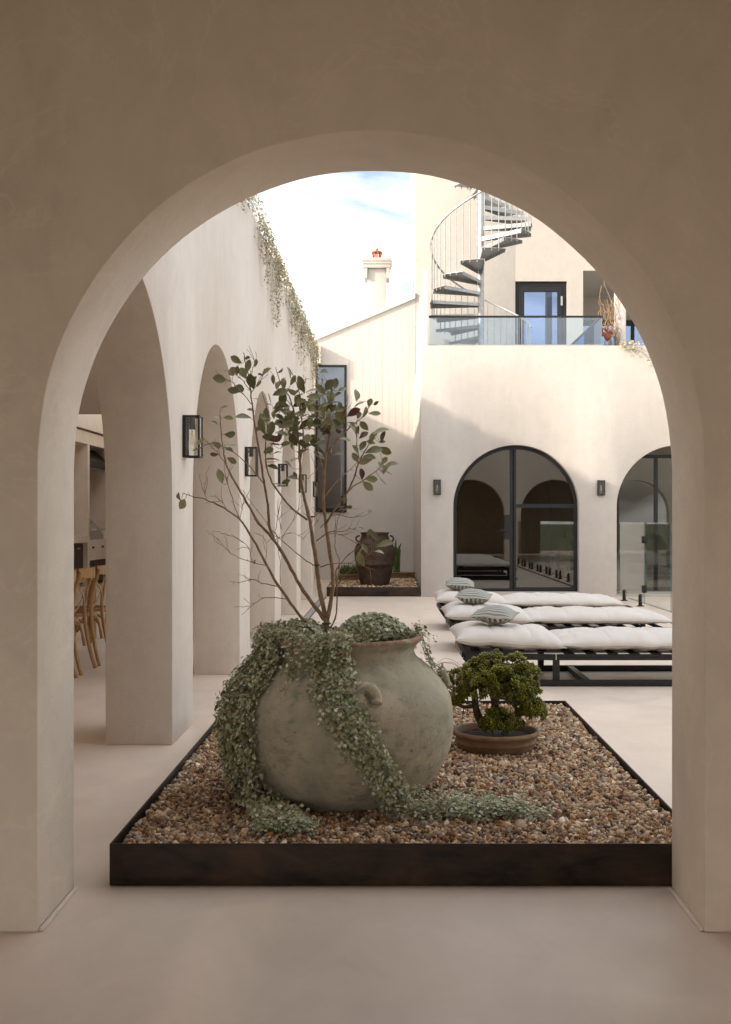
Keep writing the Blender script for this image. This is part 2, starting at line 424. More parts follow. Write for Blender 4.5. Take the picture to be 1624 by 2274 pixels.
def randrot(n):
    q = rng.normal(size=(n, 4)); q /= np.linalg.norm(q, axis=1, keepdims=True)
    w, x, y, z = q.T
    return np.stack([np.stack([1 - 2 * (y * y + z * z), 2 * (x * y - z * w), 2 * (x * z + y * w)], -1),
                     np.stack([2 * (x * y + z * w), 1 - 2 * (x * x + z * z), 2 * (y * z - x * w)], -1),
                     np.stack([2 * (x * z - y * w), 2 * (y * z + x * w), 1 - 2 * (x * x + y * y)], -1)], 1)
def frames(nrm, up=None):
    """orthonormal frames with local z = nrm and a random spin."""
    nrm = nrm / np.linalg.norm(nrm, axis=1, keepdims=True)
    a = rng.normal(size=nrm.shape) if up is None else up + 0 * nrm
    x = a - nrm * np.sum(a * nrm, 1, keepdims=True); x /= np.linalg.norm(x, axis=1, keepdims=True) + 1e-9
    y = np.cross(nrm, x)
    return np.stack([x, y, nrm], -1)

# ================================================================== THE SETTING
tag(box('ground', 'lawn', (-300, 300, -300, 300, -.3, -.06)), 'wide lawn ground beyond the paved courtyard', 'ground', kind='structure')
tag(box('courtyard_floor', 'floor', (-6.9, 6.0, -5.0, 24.4, -.25, 0)), 'seamless beige cement floor of the courtyard', 'floor', kind='structure')
tag(box('pool_terrace', 'paving', (6.0, 14.0, -9, 24.4, -.25, -.006)), 'pale paving around the swimming pool', 'paving', kind='structure')
tag(box('garden_path', 'paving', (-6.4, 6.0, -9, -5.0, -.25, -.006)), 'pale paving behind the covered passage', 'paving', kind='structure')
tag(box('pool_water', 'water', (7.6, 11.5, 3.0, 16.0, -.2, .004)), 'still water of the swimming pool', 'water', kind='structure')

# framing arcade (the wall the camera looks through)
aw = arch_wall(-6.9, 9.0, 0, 4.12, 3.545, 3.955, [(-.052, 1.05), (2.535, 1.05), (5.12, 1.05), (7.7, 1.05)], 1.475, 'x', 64)
awo = aw.build('arched_wall', 'plaster', bevel=.006)
for v in awo.data.vertices:
    if v.co.z > .01: v.co += Vector((noise.noise(v.co * 4.0), .6 * noise.noise(v.co * 5 + Vector((9, 0, 0))), noise.noise(v.co * 4.0 + Vector((0, 7, 0))))) * .005
tag(awo, 'beige rendered wall with the wide round arch framing the courtyard', 'wall')
for xa, xb in ((-1.1, -1.086), (.984, .998)): MB().box(xa, xb, 3.55, 3.95, .001, .012).build('base_bead', 'plaster', awo, bevel=.003)
# covered passage the camera stands in
tag(box('passage_roof', 'bounce_cut_lining', (-6.9, 9.0, -5.3, 3.545, 3.12, 4.1)), 'unseen flat roof over the covered passage, coloured dark to cut bounced light', 'roof')
for y0, y1, lb_ in ((-5.3, -4.9, 'square rendered pier between covered passage and rear garden'), (-.9, -.4, 'square rendered pier in the middle of the unseen passage side opened for light'), (7.8, 8.3, 'square rendered pier at the unseen dining side opened for light')):  # unseen left side opened to let light into passage and dining area
    tag(box('pier', 'plaster', (-6.8, -6.4, y0, y1, 0, 3.03 if y0 > 3 else 3.12)), lb_, 'pier')
tag(box('sun_block_wall', 'plaster', (-9.9, -9.6, -6.3, 26, -.25, 4.4)), 'unseen tall rendered wall added to block the low sun', 'wall')  # unseen wall added to keep direct sun off the visible floor
tag(box('light_lane', 'paving', (-9.6, -6.9, -9, 26, -.25, -.006)), 'pale paving of the unseen lane added to let skylight in', 'paving', kind='structure')  # unseen lane added so skylight reaches the open sides
gw = MB()  # unseen; opening lights the passage, solid part keeps door reflections dark
for b_ in ((1.7, 9.0, -5.3, -4.9, 0, 3.12),): gw.box(*b_)
gw.box(-6.4, 1.7, -5.3, -4.9, 2.85, 3.12)
tag(gw.build('rear_light_wall', 'bounce_cut_lining'), 'unseen dark wall behind the passage with a wide opening added for light', 'wall')

# arcade along the courtyard
PIER0, PER, PW = 6.487, 2.963, .687
opens = [(PIER0 - 1.138 + k * PER, 1.138) for k in range(5)]
ar = arch_wall(3.955, 19.03, 0, 4.12, -1.627, -1.24, opens, 1.44, 'y', 64)
tag(ar.build('arcade_wall', 'plaster_arcade', bevel=.007), 'tall pale wall with a row of round arches beside the courtyard', 'wall')
dro = MB().box(-6.9, -1.627, 3.955, 18.5, 3.03, 4.1).box(-6.9, -5.75, 18.5, 23.8, 3.03, 4.1).box(-4.4, -1.627, 18.5, 23.8, 3.03, 4.1).box(-6.9, -1.627, 23.8, 24.4, 3.03, 4.1)  # gap in the roof added to bring skylight down to the kitchen
tag(dro.build('dining_roof', 'ceiling'), 'flat roof over the dining area with an unseen opening added to light the kitchen', 'roof')
tag(box('recess_wall', 'plaster', (-2.9, -2.6, 19.03, 24.4, 0, 3.03)), 'plain wall turning the corner behind the last arch', 'wall')
tag(box('dining_back_wall', 'plaster', (-6.5, -2.9, 24.32, 24.6, 0, 3.03)), 'plain wall at the far end of the dining area', 'wall')
tag(box('dining_end_wall', 'plaster', (-2.6, -1.63, 18.75, 19.02, 0, 3.03)), 'short wall closing the dining area at the last arch', 'wall')

# ------------------------------------------------------------------ outdoor kitchen in the dining area
kt = empty('outdoor_kitchen', (-5.8, 21.8, 0)); tag(kt, 'built-in beige outdoor kitchen with dark timber doors and niches behind the chairs', 'kitchen')
def kbox(name, mat, b, parent=kt, bevel=0):
    mb = MB().box(b[0] + 5.8, b[1] + 5.8, b[2] - 21.8, b[3] - 21.8, b[4], b[5]); return mb.build(name, mat, parent, bevel=bevel)
kbox('back_panel', 'plaster', (-6.8, -6.5, 12.0, 24.3, 0, 3.0))
kbox('bulkhead', 'plaster', (-6.5, -5.8, 12.0, 24.3, 2.76, 3.0))
for y0 in (12.2, 15.4, 18.5, 21.77, 23.9): kbox('upright', 'plaster', (-6.5, -5.8, y0, y0 + .14, 0, 2.76))
for y0, y1 in ((12.34, 15.4), (15.54, 18.5), (18.64, 21.77)):
    kbox('counter', 'plaster', (-6.5, -5.8, y0, y1, .86, .985))
kbox('niche_back', 'ceiling', (-6.5, -6.46, 12.34, 23.9, .99, 2.76))
y = 18.64
while y < 21.6:
    d = kbox('door', 'dark_wood', (-5.92, -5.88, y, y + .74, .06, .83)); kbox('handle', 'inox', (-5.88, -5.85, y + .25, y + .45, .74, .765), d); y += .78
kbox('drawer_front', 'plaster', (-6.5, -5.815, 21.92, 23.9, .5, .9))
for y0 in (22.15, 22.9): kbox('drawer_slot', 'slot', (-5.82, -5.812, y0, y0 + .16, .73, .77))
for k in range(4):
    d = kbox('door', 'dark_wood', (-5.9, -5.86, 21.93 + k * .49, 22.40 + k * .49, .06, .48))
bb = empty('barbecue', (-6.1, 22.65, .9)); tag(bb, 'stainless steel hooded barbecue set into the kitchen counter', 'barbecue')
MB().box(-.25, .25, -.55, .5, .002, .1).build('body', 'inox', bb, bevel=.01)
MB().prism([(-.24, .1), (.24, .1), (.2, .2), (-.02, .42), (-.24, .42)], 'y', -.38, .5).build('hood', 'inox', bb, bevel=.01)
MB().tube([(.24, -.3, .2), (.3, -.28, .2), (.3, .42, .2), (.24, .44, .2)], .012).build('handle', 'inox', bb)
ring = [(.1 * 0 + .11 , .06 + .05 * math.cos(a), .33 + .05 * math.sin(a)) for a in np.linspace(0, 2 * PI, 17)]
MB().tube([(x + .0, y, z) for x, y, z in ring], .006, 6, False).build('gauge', 'inox', bb)
rh = empty('range_hood', (-6.1, 22.7, 2.76)); tag(rh, 'dark metal hood hanging above the barbecue niche', 'hood')
MB().prism([(-.35, -.42), (.26, -.42), (.26, -.3), (-.05, -.02), (-.35, -.02)], 'y', -.75, 1.0).build('canopy', 'black', rh)
MB().box(-.3, .2, -.7, .95, -.45, -.42).build('filter', 'drain', rh)

# ------------------------------------------------------------------ back house: lower wall, terrace, tower
BY = 19.0
hs = empty('courtyard_house', (.565, BY, 0)); tag(hs, 'pale rendered house with arched glass doors, roof terrace and tower', 'house')
def hpart(mb, name, mat, parent=hs, **kw):
    mb.v = [(x - .565, y - BY, z) for x, y, z in mb.v]; return mb.build(name, mat, parent, **kw)
D1, D2, DR, DS = 2.17, 4.93, 1.06, 1.5
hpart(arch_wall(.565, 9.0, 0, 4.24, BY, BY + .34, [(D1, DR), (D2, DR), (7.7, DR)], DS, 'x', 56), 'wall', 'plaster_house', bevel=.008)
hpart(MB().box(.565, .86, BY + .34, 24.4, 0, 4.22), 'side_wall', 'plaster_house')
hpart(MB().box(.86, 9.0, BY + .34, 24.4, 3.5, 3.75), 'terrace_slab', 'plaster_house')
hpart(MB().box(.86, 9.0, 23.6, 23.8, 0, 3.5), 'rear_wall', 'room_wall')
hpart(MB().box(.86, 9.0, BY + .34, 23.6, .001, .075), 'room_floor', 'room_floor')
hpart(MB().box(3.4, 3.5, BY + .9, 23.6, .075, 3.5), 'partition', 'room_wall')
hpart(MB().box(D1 - DR + .001, D1 + DR - .001, BY - .004, BY + .34, 0, .078), 'threshold', 'plaster_house', bevel=.004)
hpart(MB().box(D2 - DR + .001, D2 + DR - .001, BY - .004, BY + .34, 0, .03), 'threshold', 'plaster_house', bevel=.004)
TY = 24.4
hpart(MB().box(.604, 2.77, TY, TY + .3, 3.75, 11), 'tower_wall', 'plaster_house', bevel=.008)
hpart(MB().box(3.89, 4.24, TY, TY + .3, 3.75, 11), 'tower_pier', 'plaster_house')
hpart(MB().box(2.77, 3.89, TY, TY + .3, 6.47, 11), 'tower_lintel', 'plaster_house')
hpart(MB().box(4.24, 9.0, TY, TY + .3, 6.7, 11), 'tower_beam', 'plaster_house')
hpart(MB().box(4.24, 9.0, TY + .3, 27.6, 6.7, 6.9), 'porch_ceiling', 'plaster_house')
hpart(MB().box(3.9, 9.0, 27.3, 27.6, 3.75, 6.7), 'porch_back_wall', 'plaster_house')
hpart(MB().box(.604, .9, TY + .3, 30, 3.75, 11), 'tower_side_wall', 'plaster_house')
hpart(MB().box(.9, 9.0, TY, 27.3, 3.5, 3.75), 'porch_floor', 'plaster_house')
hpart(MB().box(4.6, 8.5, 27.26, 27.298, 3.76, 6.0), 'porch_window', 'glass_upper')
for x in (4.6, 5.9, 7.2, 8.44): hpart(MB().box(x, x + .07, 27.2, 27.255, 3.76, 6.0), 'porch_window_bar', 'black_frame')
hpart(MB().box(4.6, 8.51, 27.2, 27.255, 6.0, 6.12), 'porch_window_head', 'black_frame')

def arch_ring(cx, r0, r1, spring, z0, y0, y1, a0=0., a1=PI, seg=40, legs=(True, True)):
    mb = MB(); pts = []
    if legs[0]: pts.append((cx + r1, z0, cx + r0, z0))
    for i in range(seg + 1):
        a = a0 + (a1 - a0) * i / seg
        pts.append((cx + r1 * math.cos(a), spring + r1 * math.sin(a), cx + r0 * math.cos(a), spring + r0 * math.sin(a)))
    if legs[1]: pts.append((cx - r1, z0, cx - r0, z0))
    for (a, b_, c_, d), (e, f, g, h) in zip(pts, pts[1:]):
        for yy in (y0, y1): mb.add([(a, yy, b_), (e, yy, f), (g, yy, h), (c_, yy, d)], [(0, 1, 2, 3)])
        mb.add([(a, y0, b_), (e, y0, f), (e, y1, f), (a, y1, b_)], [(0, 1, 2, 3)])
        mb.add([(c_, y0, d), (g, y0, h), (g, y1, h), (c_, y1, d)], [(0, 1, 2, 3)])
    return mb
def arch_pane(cx, r, spring, z0, x0, x1, y0, y1, seg=28):
    pts = [(x0, z0), (x1, z0)]
    xs = np.linspace(x1, x0, seg)
    pts += [(x, spring + math.sqrt(max(0, r * r - (x - cx) ** 2))) for x in xs]
    return MB().prism(pts, 'y', y0, y1)
# arched steel doors
dr = hpart(arch_ring(D1, DR - .062, DR - .012, DS, .08, BY + .13, BY + .2), 'arched_door', 'black_frame')
def dsub(mb, name, mat, parent): mb.v = [(x - .565, y - BY, z) for x, y, z in mb.v]; return mb.build(name, mat, parent)
mxx = 2.135
dsub(MB().box(mxx - .055, mxx - .008, BY + .125, BY + .205, .08, 2.5), 'mullion', 'black_frame', dr)
dsub(MB().box(mxx + .008, mxx + .05, BY + .128, BY + .208, .08, 2.5), 'mullion', 'black_frame', dr)
dsub(MB().box(D1 - DR + .062, mxx - .055, BY + .13, BY + .2, .08, .13), 'bottom_rail', 'black_frame', dr)
dsub(MB().box(mxx + .05, D1 + DR - .062, BY + .13, BY + .2, .08, .15), 'bottom_rail', 'black_frame', dr)
dsub(MB().box(mxx + .05, D1 + DR - .062, BY + .13, BY + .2, 1.5, 1.565), 'transom', 'black_frame', dr)
gr_ = DR - .066
dsub(arch_pane(D1, gr_, DS, .13, D1 - gr_, mxx - .056, BY + .155, BY + .165), 'pane', 'glass_door', dr)
dsub(MB().box(mxx + .051, D1 + gr_, BY + .155, BY + .165, .15, 1.5), 'pane', 'glass_door', dr)
dsub(arch_pane(D1, gr_, DS + .0, 1.566, mxx + .051, D1 + gr_ - .004, BY + .155, BY + .165), 'pane', 'glass_door', dr)
dsub(MB().box(mxx - .15, mxx - .012, BY + .09, BY + .124, .97, 1.38), 'lock_box', 'black', dr)
dsub(MB().tube([(mxx - .1, BY + .1, 1.12), (mxx - .1, BY + .03, 1.12), (mxx - .24, BY + .03, 1.12)], .011), 'handle', 'black', dr)
for cx in (D2, 7.7):
    fr = hpart(MB().box(cx - DR - .1, cx + DR + .1, BY + .4, BY + .46, 2.36, 2.42), 'glazed_screen', 'black_frame')
    for x in (cx - DR - .1, cx - .33, cx + .34, cx + DR + .04): dsub(MB().box(x, x + .06, BY + .4, BY + .46, .08, 2.36), 'post', 'black_frame', fr)
    dsub(MB().box(cx - DR - .04, cx - .331, BY + .425, BY + .435, .08, 2.36), 'pane', 'glass_door', fr)
    dsub(MB().box(cx - .269, cx + .339, BY + .425, BY + .435, .08, 2.36), 'pane', 'glass_door', fr)
    dsub(MB().box(cx + .401, cx + DR + .039, BY + .425, BY + .435, .08, 2.36), 'pane', 'glass_door', fr)
# upper door
ud = hpart(MB().box(2.775, 2.87, TY + .06, TY + .16, 3.76, 6.46).box(3.79, 3.885, TY + .06, TY + .16, 3.76, 6.46).box(2.87, 3.79, TY + .06, TY + .16, 6.37, 6.46), 'terrace_door', 'black_frame')
dsub(MB().box(2.875, 2.97, TY + .04, TY + .1, 3.78, 6.36).box(3.69, 3.785, TY + .04, TY + .1, 3.78, 6.36).box(2.97, 3.69, TY + .04, TY + .1, 6.25, 6.36).box(2.97, 3.69, TY + .04, TY + .1, 3.78, 3.95), 'door_leaf', 'black_frame', ud)
dsub(MB().box(2.97, 3.69, TY + .065, TY + .075, 3.95, 6.25), 'pane', 'glass_upper', ud)
dsub(MB().box(2.9, 2.95, TY + .025, TY + .04, 4.5, 4.8), 'lock_plate', 'galv', ud)
dsub(MB().tube([(2.92, TY + .03, 4.62), (2.92, TY - .03, 4.62), (3.06, TY - .03, 4.62)], .012), 'handle', 'galv', ud)
for z in (5.95, 4.15): dsub(MB().box(3.76, 3.80, TY + .02, TY + .04, z, z + .2), 'hinge', 'galv', ud)

# white screen at the end of the terrace
sc = empty('terrace_screen', (.635, BY + .2, 4.24)); tag(sc, 'white boarded screen at the end of the roof terrace beside the stair', 'screen')
MB().box(-.035, .035, -.19, -.06, .002, 1.3).build('post', 'white_trim', sc)
for k in range(10): MB().box(-.02, .02, -.055 + k * .5, -.06 + (k + 1) * .5, .002 - .45 * 0, 1.22).build('board', 'white_board', sc)
MB().box(-.03, .03, -.06, 4.94, 1.222, 1.26).build('cap', 'white_trim', sc)

# terrace glass balustrade
gb = empty('glass_balustrade', (.7, BY + .1, 4.24)); tag(gb, 'frameless glass balustrade with black top rail above the arched doors', 'balustrade')
for x0, x1 in ((0, 1.55), (1.56, 2.93)):
    MB().box(x0 + .01, x1, -.006, .006, .003, .49).build('pane', 'glass_rail', gb)
MB().box(0.0, 2.95, -.02, .02, .49, .52).build('top_rail', 'black', gb)
MB().box(0.0, 2.95, -.018, .018, .0025, .03).build('bottom_channel', 'drain', gb)
MB().box(2.925, 2.937, .02, 3.2, .003 - .48, .49).build('side_pane', 'glass_upper', gb)
MB().box(2.91, 2.95, .021, 3.2, .492, .518).build('side_rail', 'black', gb)

# ------------------------------------------------------------------ spiral staircase
SX, SY, SR, RISE, ST = 1.767, 21.3, .965, .206, R(24)
sp_ = empty('spiral_staircase', (SX, SY, 3.75)); tag(sp_, 'galvanised steel spiral staircase on the roof terrace', 'staircase')
MB().tube([(0, 0, .002), (0, 0, 6.2)], .06, 20).build('post', 'galv', sp_, smooth=False)
tm = MB()
seg = 5; a = [ST * 1.12 * (i / seg - .5) for i in range(seg + 1)]
top = [(.05, -.055), (.05, .055)][::-1]
outer = [(SR * math.cos(x), SR * math.sin(x)) for x in a]
poly = [(.05, -.05)] + outer + [(.05, .05)]
tm.prism(poly, 'z', -.008, 0)
tm.prism([(.05, -.05), outer[0], (outer[0][0] * .995, outer[0][1] * .97), (.05, -.042)], 'z', -.075, -.008)
tm.prism([(.05, .05), (.05, .042), (outer[-1][0] * .995, outer[-1][1] * .97), outer[-1]], 'z', -.06, -.008)
tread_me = None; k = 0
NT = 27
for k in range(1, NT + 1):
    if tread_me is None:
        o = tm.build('tread', 'galv', sp_); tread_me = o.data
    else: o = link('tread', tread_me, 'galv', sp_)
    th = R(-8) + k * ST
    o.location = (0, 0, k * RISE); o.rotation_euler = (0, 0, th)
bal_me = MB().tube([(0, 0, 0), (0, 0, 1.0)], .0095, 6).build('baluster', 'galv', sp_)
bal_me.location = (SR - .02, 0, -9); bm_data = bal_me.data; C.objects.unlink(bal_me); bpy.data.objects.remove(bal_me)
RH = 1.08
for k in range(1, NT + 1):
    for j in range(3):
        th = R(-8) + (k - .45 + j / 3) * ST
        o = link('baluster', bm_data, 'galv', sp_)
        zt = (k - .45 + j / 3 + .25) * RISE + RH
        z0 = k * RISE - .05
        o.location = ((SR - .02) * math.cos(th), (SR - .02) * math.sin(th), z0); o.scale = (1, 1, zt - z0)
hr = []
for i in range(0, NT * 4 + 1):
    s_ = .3 + i / 4
    th = R(-8) + s_ * ST
    hr.append(((SR - .02) * math.cos(th), (SR - .02) * math.sin(th), (s_ + .25) * RISE + RH))
MB().tube(hr, .019, 8).build('handrail', 'galv', sp_, smooth=True)

# porch post with dry vine
pp = empty('porch_post', (4.13, 20.0, 3.75)); tag(pp, 'square white post on the terrace wrapped by a dry vine', 'post')
MB().box(-.088, .088, -.088, .088, .002, 3.6).build('shaft', 'white_trim', pp, bevel=.006)
MB().box(-.11, .11, -.11, .11, .002, .03).build('base_plate', 'white_trim', pp)
dv = empty('dry_vine', (3.95, 19.9, 3.75)); tag(dv, 'leafless tangled vine with a few red leaves hanging at the white post', 'vine')
for j in range(26):
    x, z = random.uniform(-.05, .12), random.uniform(0.1, .5); pts = []
    for i in range(12):
        pts.append((x, random.uniform(-.06, .06), z)); x += random.uniform(-.07, .06); z += random.uniform(.02, .2)
        x = max(-.22, min(.18, x)); z = min(z, 2.0 + .2 * random.random())
    MB().tube(spline(pts, 3), .004, 4).build('stem', 'dry_twig', dv)
for j in range(14):
    q = Vector((random.uniform(-.3, .05), random.uniform(-.08, .02), random.uniform(.72, .98)))
    MB().add([q + Vector((-.05, 0, 0)), q + Vector((0, .02, -.05)), q + Vector((.05, 0, 0)), q + Vector((0, -.01, .06))], [(0, 1, 2, 3)]).build('leaf', 'chimney_pot', dv)

# ------------------------------------------------------------------ boarded house at the back of the recess
CY = 24.4
ch = empty('boarded_house', (-1, CY, 0)); tag(ch, 'white house wall of upright boards with sloping roof edge and tall window', 'house')
def cpart(mb, name, mat, parent=ch, **kw):
    mb.v = [(x + 1, y - CY, z) for x, y, z in mb.v]; return mb.build(name, mat, parent, **kw)
roofz = lambda x: 5.24 + (x + 1.67) * .42
cpart(MB().prism([(-3.2, 0), (.603, 0), (.603, roofz(.603) - .05), (-3.2, roofz(-3.2) - .05)], 'y', CY + .008, CY + .25), 'backing', 'white_trim')
BW = .143; WX0, WX1, WZ0, WZ1 = -1.51, -.937, 1.51, 4.6
i = 0; x = .602
while x > -3.1:
    x0, x1 = x - BW + .0045, x
    tiers = [(0.0, 1.462), (1.474, 5.062), (5.074, None)]
    for za, zb in tiers:
        segs_ = [(za, zb)]
        if zb == 5.062 and x1 > WX0 - .05 and x0 < WX1 + .05: segs_ = [(za, WZ0 - .05), (WZ1 + .05, zb)]
        for a_, b2 in segs_:
            if b2 is None:
                ta, tb = roofz(x0) - .1, roofz(x1) - .1
                if ta < a_ + .02: continue
            else: ta = tb = min(b2, roofz(x0) - .1)
            if ta - a_ < .02: continue
            cpart(MB().prism([(x0, a_), (x1, a_), (x1, tb), (x0, ta)], 'y', CY, CY + .0075), 'board', 'white_board')
    x -= BW
for z in (1.462, 5.062): cpart(MB().box(-3.2, .602, CY - .004, CY + .0075, z + .0005, z + .0115), 'joint_strip', 'white_trim')
cpart(MB().prism([(-3.3, roofz(-3.3) - .1), (.6, roofz(.6) - .1), (.6, roofz(.6) + .02), (-3.3, roofz(-3.3) + .02)], 'y', CY - .05, CY + .06), 'barge_board', 'white_trim')
cpart(MB().prism([(-3.3, roofz(-3.3) - .05), (.6, roofz(.6) - .05), (.6, roofz(.6) + .015), (-3.3, roofz(-3.3) + .015)], 'y', CY + .061, CY + 5), 'roof', 'white_trim')
cpart(MB().box(-2.6, -1.44, CY - .3, CY - .007, 4.66, 5.062), 'box_soffit', 'white_trim')
wn = cpart(MB().box(WX0 - .05, WX0, CY - .035, CY + .005, WZ0 - .05, WZ1 + .05).box(WX1, WX1 + .05, CY - .035, CY + .005, WZ0 - .05, WZ1 + .05).box(WX0, WX1, CY - .035, CY + .005, WZ1, WZ1 + .05).box(WX0, WX1, CY - .035, CY + .005, WZ0 - .05, WZ0 + .04), 'window', 'black_frame')
cpart(MB().box(WX0, WX1, CY - .022, CY - .016, WZ0 + .04, WZ1), 'pane', 'glass_window', wn)
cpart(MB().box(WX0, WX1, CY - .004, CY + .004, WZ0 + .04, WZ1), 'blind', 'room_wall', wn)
cm = empty('chimney', (-.245, 26.0, 5.3)); tag(cm, 'white rendered chimney with stepped cap above the boarded house', 'chimney')
MB().box(-.215, .215, -.215, .215, .0, 1.75).build('stack', 'chimney', cm, bevel=.01)
MB().box(-.29, -.218, -.29, .29, 1.53, 1.76).box(.218, .29, -.29, .29, 1.53, 1.76).build('bracket', 'chimney', cm)
cp = MB().box(-.31, .31, -.31, .31, 1.76, 1.84).box(-.33, .33, -.33, .33, 1.841, 1.9).box(-.345, .345, -.345, .345, 1.901, 1.98).build('cap', 'chimney', cm, bevel=.012)
pot = MB().lathe([(.0, 1.98), (.11, 1.98), (.11, 2.03), (.1, 2.045)], 20).lathe([(.0, 2.165), (.12, 2.165), (.125, 2.18), (.09, 2.2), (.045, 2.215), (.02, 2.222), (.03, 2.24), (.025, 2.262), (0, 2.275)], 20)
for j in range(8):
    a_ = j * PI / 4 + .2; pot.tube([(.09 * math.cos(a_), .09 * math.sin(a_), 2.03), (.095 * math.cos(a_), .095 * math.sin(a_), 2.1), (.115 * math.cos(a_), .115 * math.sin(a_), 2.175)], .014, 6)
pot.build('chimney_pot', 'chimney_pot', cm)

# boundary on the pool side
tag(box('boundary_wall', 'plaster', (14.0, 14.3, -9, 30, -.2, 2.2)), 'plain boundary wall beyond the swimming pool', 'wall')

# ================================================================== OBJECTS
# ------------------------------------------------------------------ floor drains
def drain(x, y0, y1, label):
    d = empty('drain_channel', (x, (y0 + y1) / 2, 0)); tag(d, label, 'drain'); hl = (y1 - y0) / 2
    MB().box(-.05, .05, -hl, hl, .001, .004).build('tray', 'slot', d)
    n = int((y1 - y0) / 1.0)
    for k in range(n):
        a_ = -hl + k * (2 * hl / n); MB().box(-.036, .036, a_ + .004, a_ + 2 * hl / n - .004, .0045, .008).build('grate', 'drain', d)
drain(-1.07, 7.8, 18.9, 'narrow metal drain channel in the floor along the arcade')
dr2 = empty('floor_channel', (3.6, 12, 0)); tag(dr2, 'dark slot channel in the floor along the glass fence', 'drain')
MB().box(-.035, .035, -6.5, 6.6, .001, .005).build('slot', 'slot', dr2); MB().box(-.05, -.036, -6.5, 6.6, .001, .006).build('edge', 'drain', dr2)

# ------------------------------------------------------------------ glass pool fence
gf = empty('glass_fence', (3.79, 12, 0)); tag(gf, 'frameless glass pool fence on short black spigots beside the loungers', 'fence')
seams = [18.32, 16.62, 15.05, 13.4, 11.8, 10.2, 8.6, 7.0, 5.5]
for i_, (a_, b_) in enumerate(zip(seams, seams[1:])):
    MB().box(-.006, .006, b_ - 12 + .008, a_ - 12 - .008, .06, 1.26).build('pane', 'glass_fence', gf)
    MB().box(-.0062, .0062, a_ - 12 - .008, a_ - 12 - .0045, .06, 1.26).build('pane_edge', 'glass_edge', gf)
    for yy in ([a_ - .3, b_ + .25] if i_ != 1 else []):
        sg = MB().lathe([(.0, .001), (.055, .001), (.055, .014), (.028, .016), (.03, .15), (.024, .18), (0, .185)], 16)
        o = sg.build('spigot', 'black', gf); o.location = (0, yy - 12, 0)
for z in (.22, .95): MB().box(-.03, .03, 16.57 - 12, 16.67 - 12, z, z + .11).build('hinge', 'black', gf, bevel=.01)

# ------------------------------------------------------------------ wall lanterns
def lantern_proto():
    r = empty('wall_lantern')
    w, d, h, f = .12, .105, .255, .011      # local: wall at y=0, lantern sticks out along -y
    MB().box(-w / 2, w / 2, -.008, -.002, -h / 2, h / 2).build('back_plate', 'black', r)
    fm = MB()
    for sx in (-1, 1):
        for yy in (-d, -.02):
            x0 = sx * (w / 2) - (f if sx > 0 else 0); fm.box(x0, x0 + f, yy, yy + f, -h / 2, h / 2)
    for zz in (-h / 2, h / 2 - f):
        for yy in (-d, -.02): fm.box(-w / 2 + f, w / 2 - f, yy, yy + f, zz + .0004, zz + f - .0004)
        for sx in (-1, 1):
            x0 = sx * (w / 2) - (f if sx > 0 else 0); fm.box(x0 + .0004, x0 + f - .0004, -d + f, -.02, zz + .0004, zz + f - .0004)
    fm.build('frame', 'black', r)
    MB().box(-w / 2 + f, w / 2 - f, -d + .004, -d + .006, -h / 2 + f, h / 2 - f).build('pane', 'glass_lamp', r)
    for sx in (-1, 1): MB().box(sx * w / 2 - .006 * (sx > 0) + .003 * (sx < 0), sx * w / 2 - .003 * (sx > 0) + .006 * (sx < 0), -d + f, -.02, -h / 2 + f, h / 2 - f).build('pane', 'glass_lamp', r)
    MB().tube([(0, -.05, h / 2 - .002), (0, -.05, .045)], .019, 16).tube([(0, -.008, .09), (0, -.05, .09)], .008, 8).build('socket', 'black', r)
    bl = MB().lathe([(.0, -.09), (.012, -.088), (.024, -.07), (.028, -.05), (.024, -.015), (.016, .02), (.013, .043)], 20).build('bulb', 'bulb', r, smooth=True); bl.location = (0, -.05, 0)
    fl = MB()
    for k in range(4):
        a_ = k * PI / 2 + .4; fl.tube([(.006 * math.cos(a_), .006 * math.sin(a_), .01), (.009 * math.cos(a_), .009 * math.sin(a_), -.05)], .0009, 5)
    fl.tube([(0, 0, .04), (0, 0, .005)], .004, 6)
    q = fl.build('filament', 'filament', bl)
    return r
def copy_tree(o, parent=None):
    c_ = o.copy(); C.objects.link(c_); c_.parent = parent
    for ch_ in o.children: copy_tree(ch_, c_)
    return c_
lp = lantern_proto()
ordn = ['on the arcade pier closest to the framing arch', 'on the second arcade pier from the framing arch', 'on the third arcade pier from the framing arch', 'on the fourth arcade pier from the framing arch', 'on the last arcade pier before the boarded house']
spots = [((-1.24, PIER0 + PW * .54 + k * PER, 1.805), R(90), 'black glazed lantern with clear bulb ' + ordn[k]) for k in range(5)]
spots += [((.565 + .27, BY, 1.845), 0, 'small black lantern on the rendered house between boarded wall and arched door'),
          (((1334 - 861) / F * BY, BY, 1.835), 0, 'small black lantern on the rendered house between the two arched openings')]
for i_, (lc, rz, lb) in enumerate(spots):
    o = lp if i_ == 0 else copy_tree(lp)
    o.location = lc; o.rotation_euler = (0, 0, rz); tag(o, lb, 'lantern', 'black wall lanterns around the courtyard')

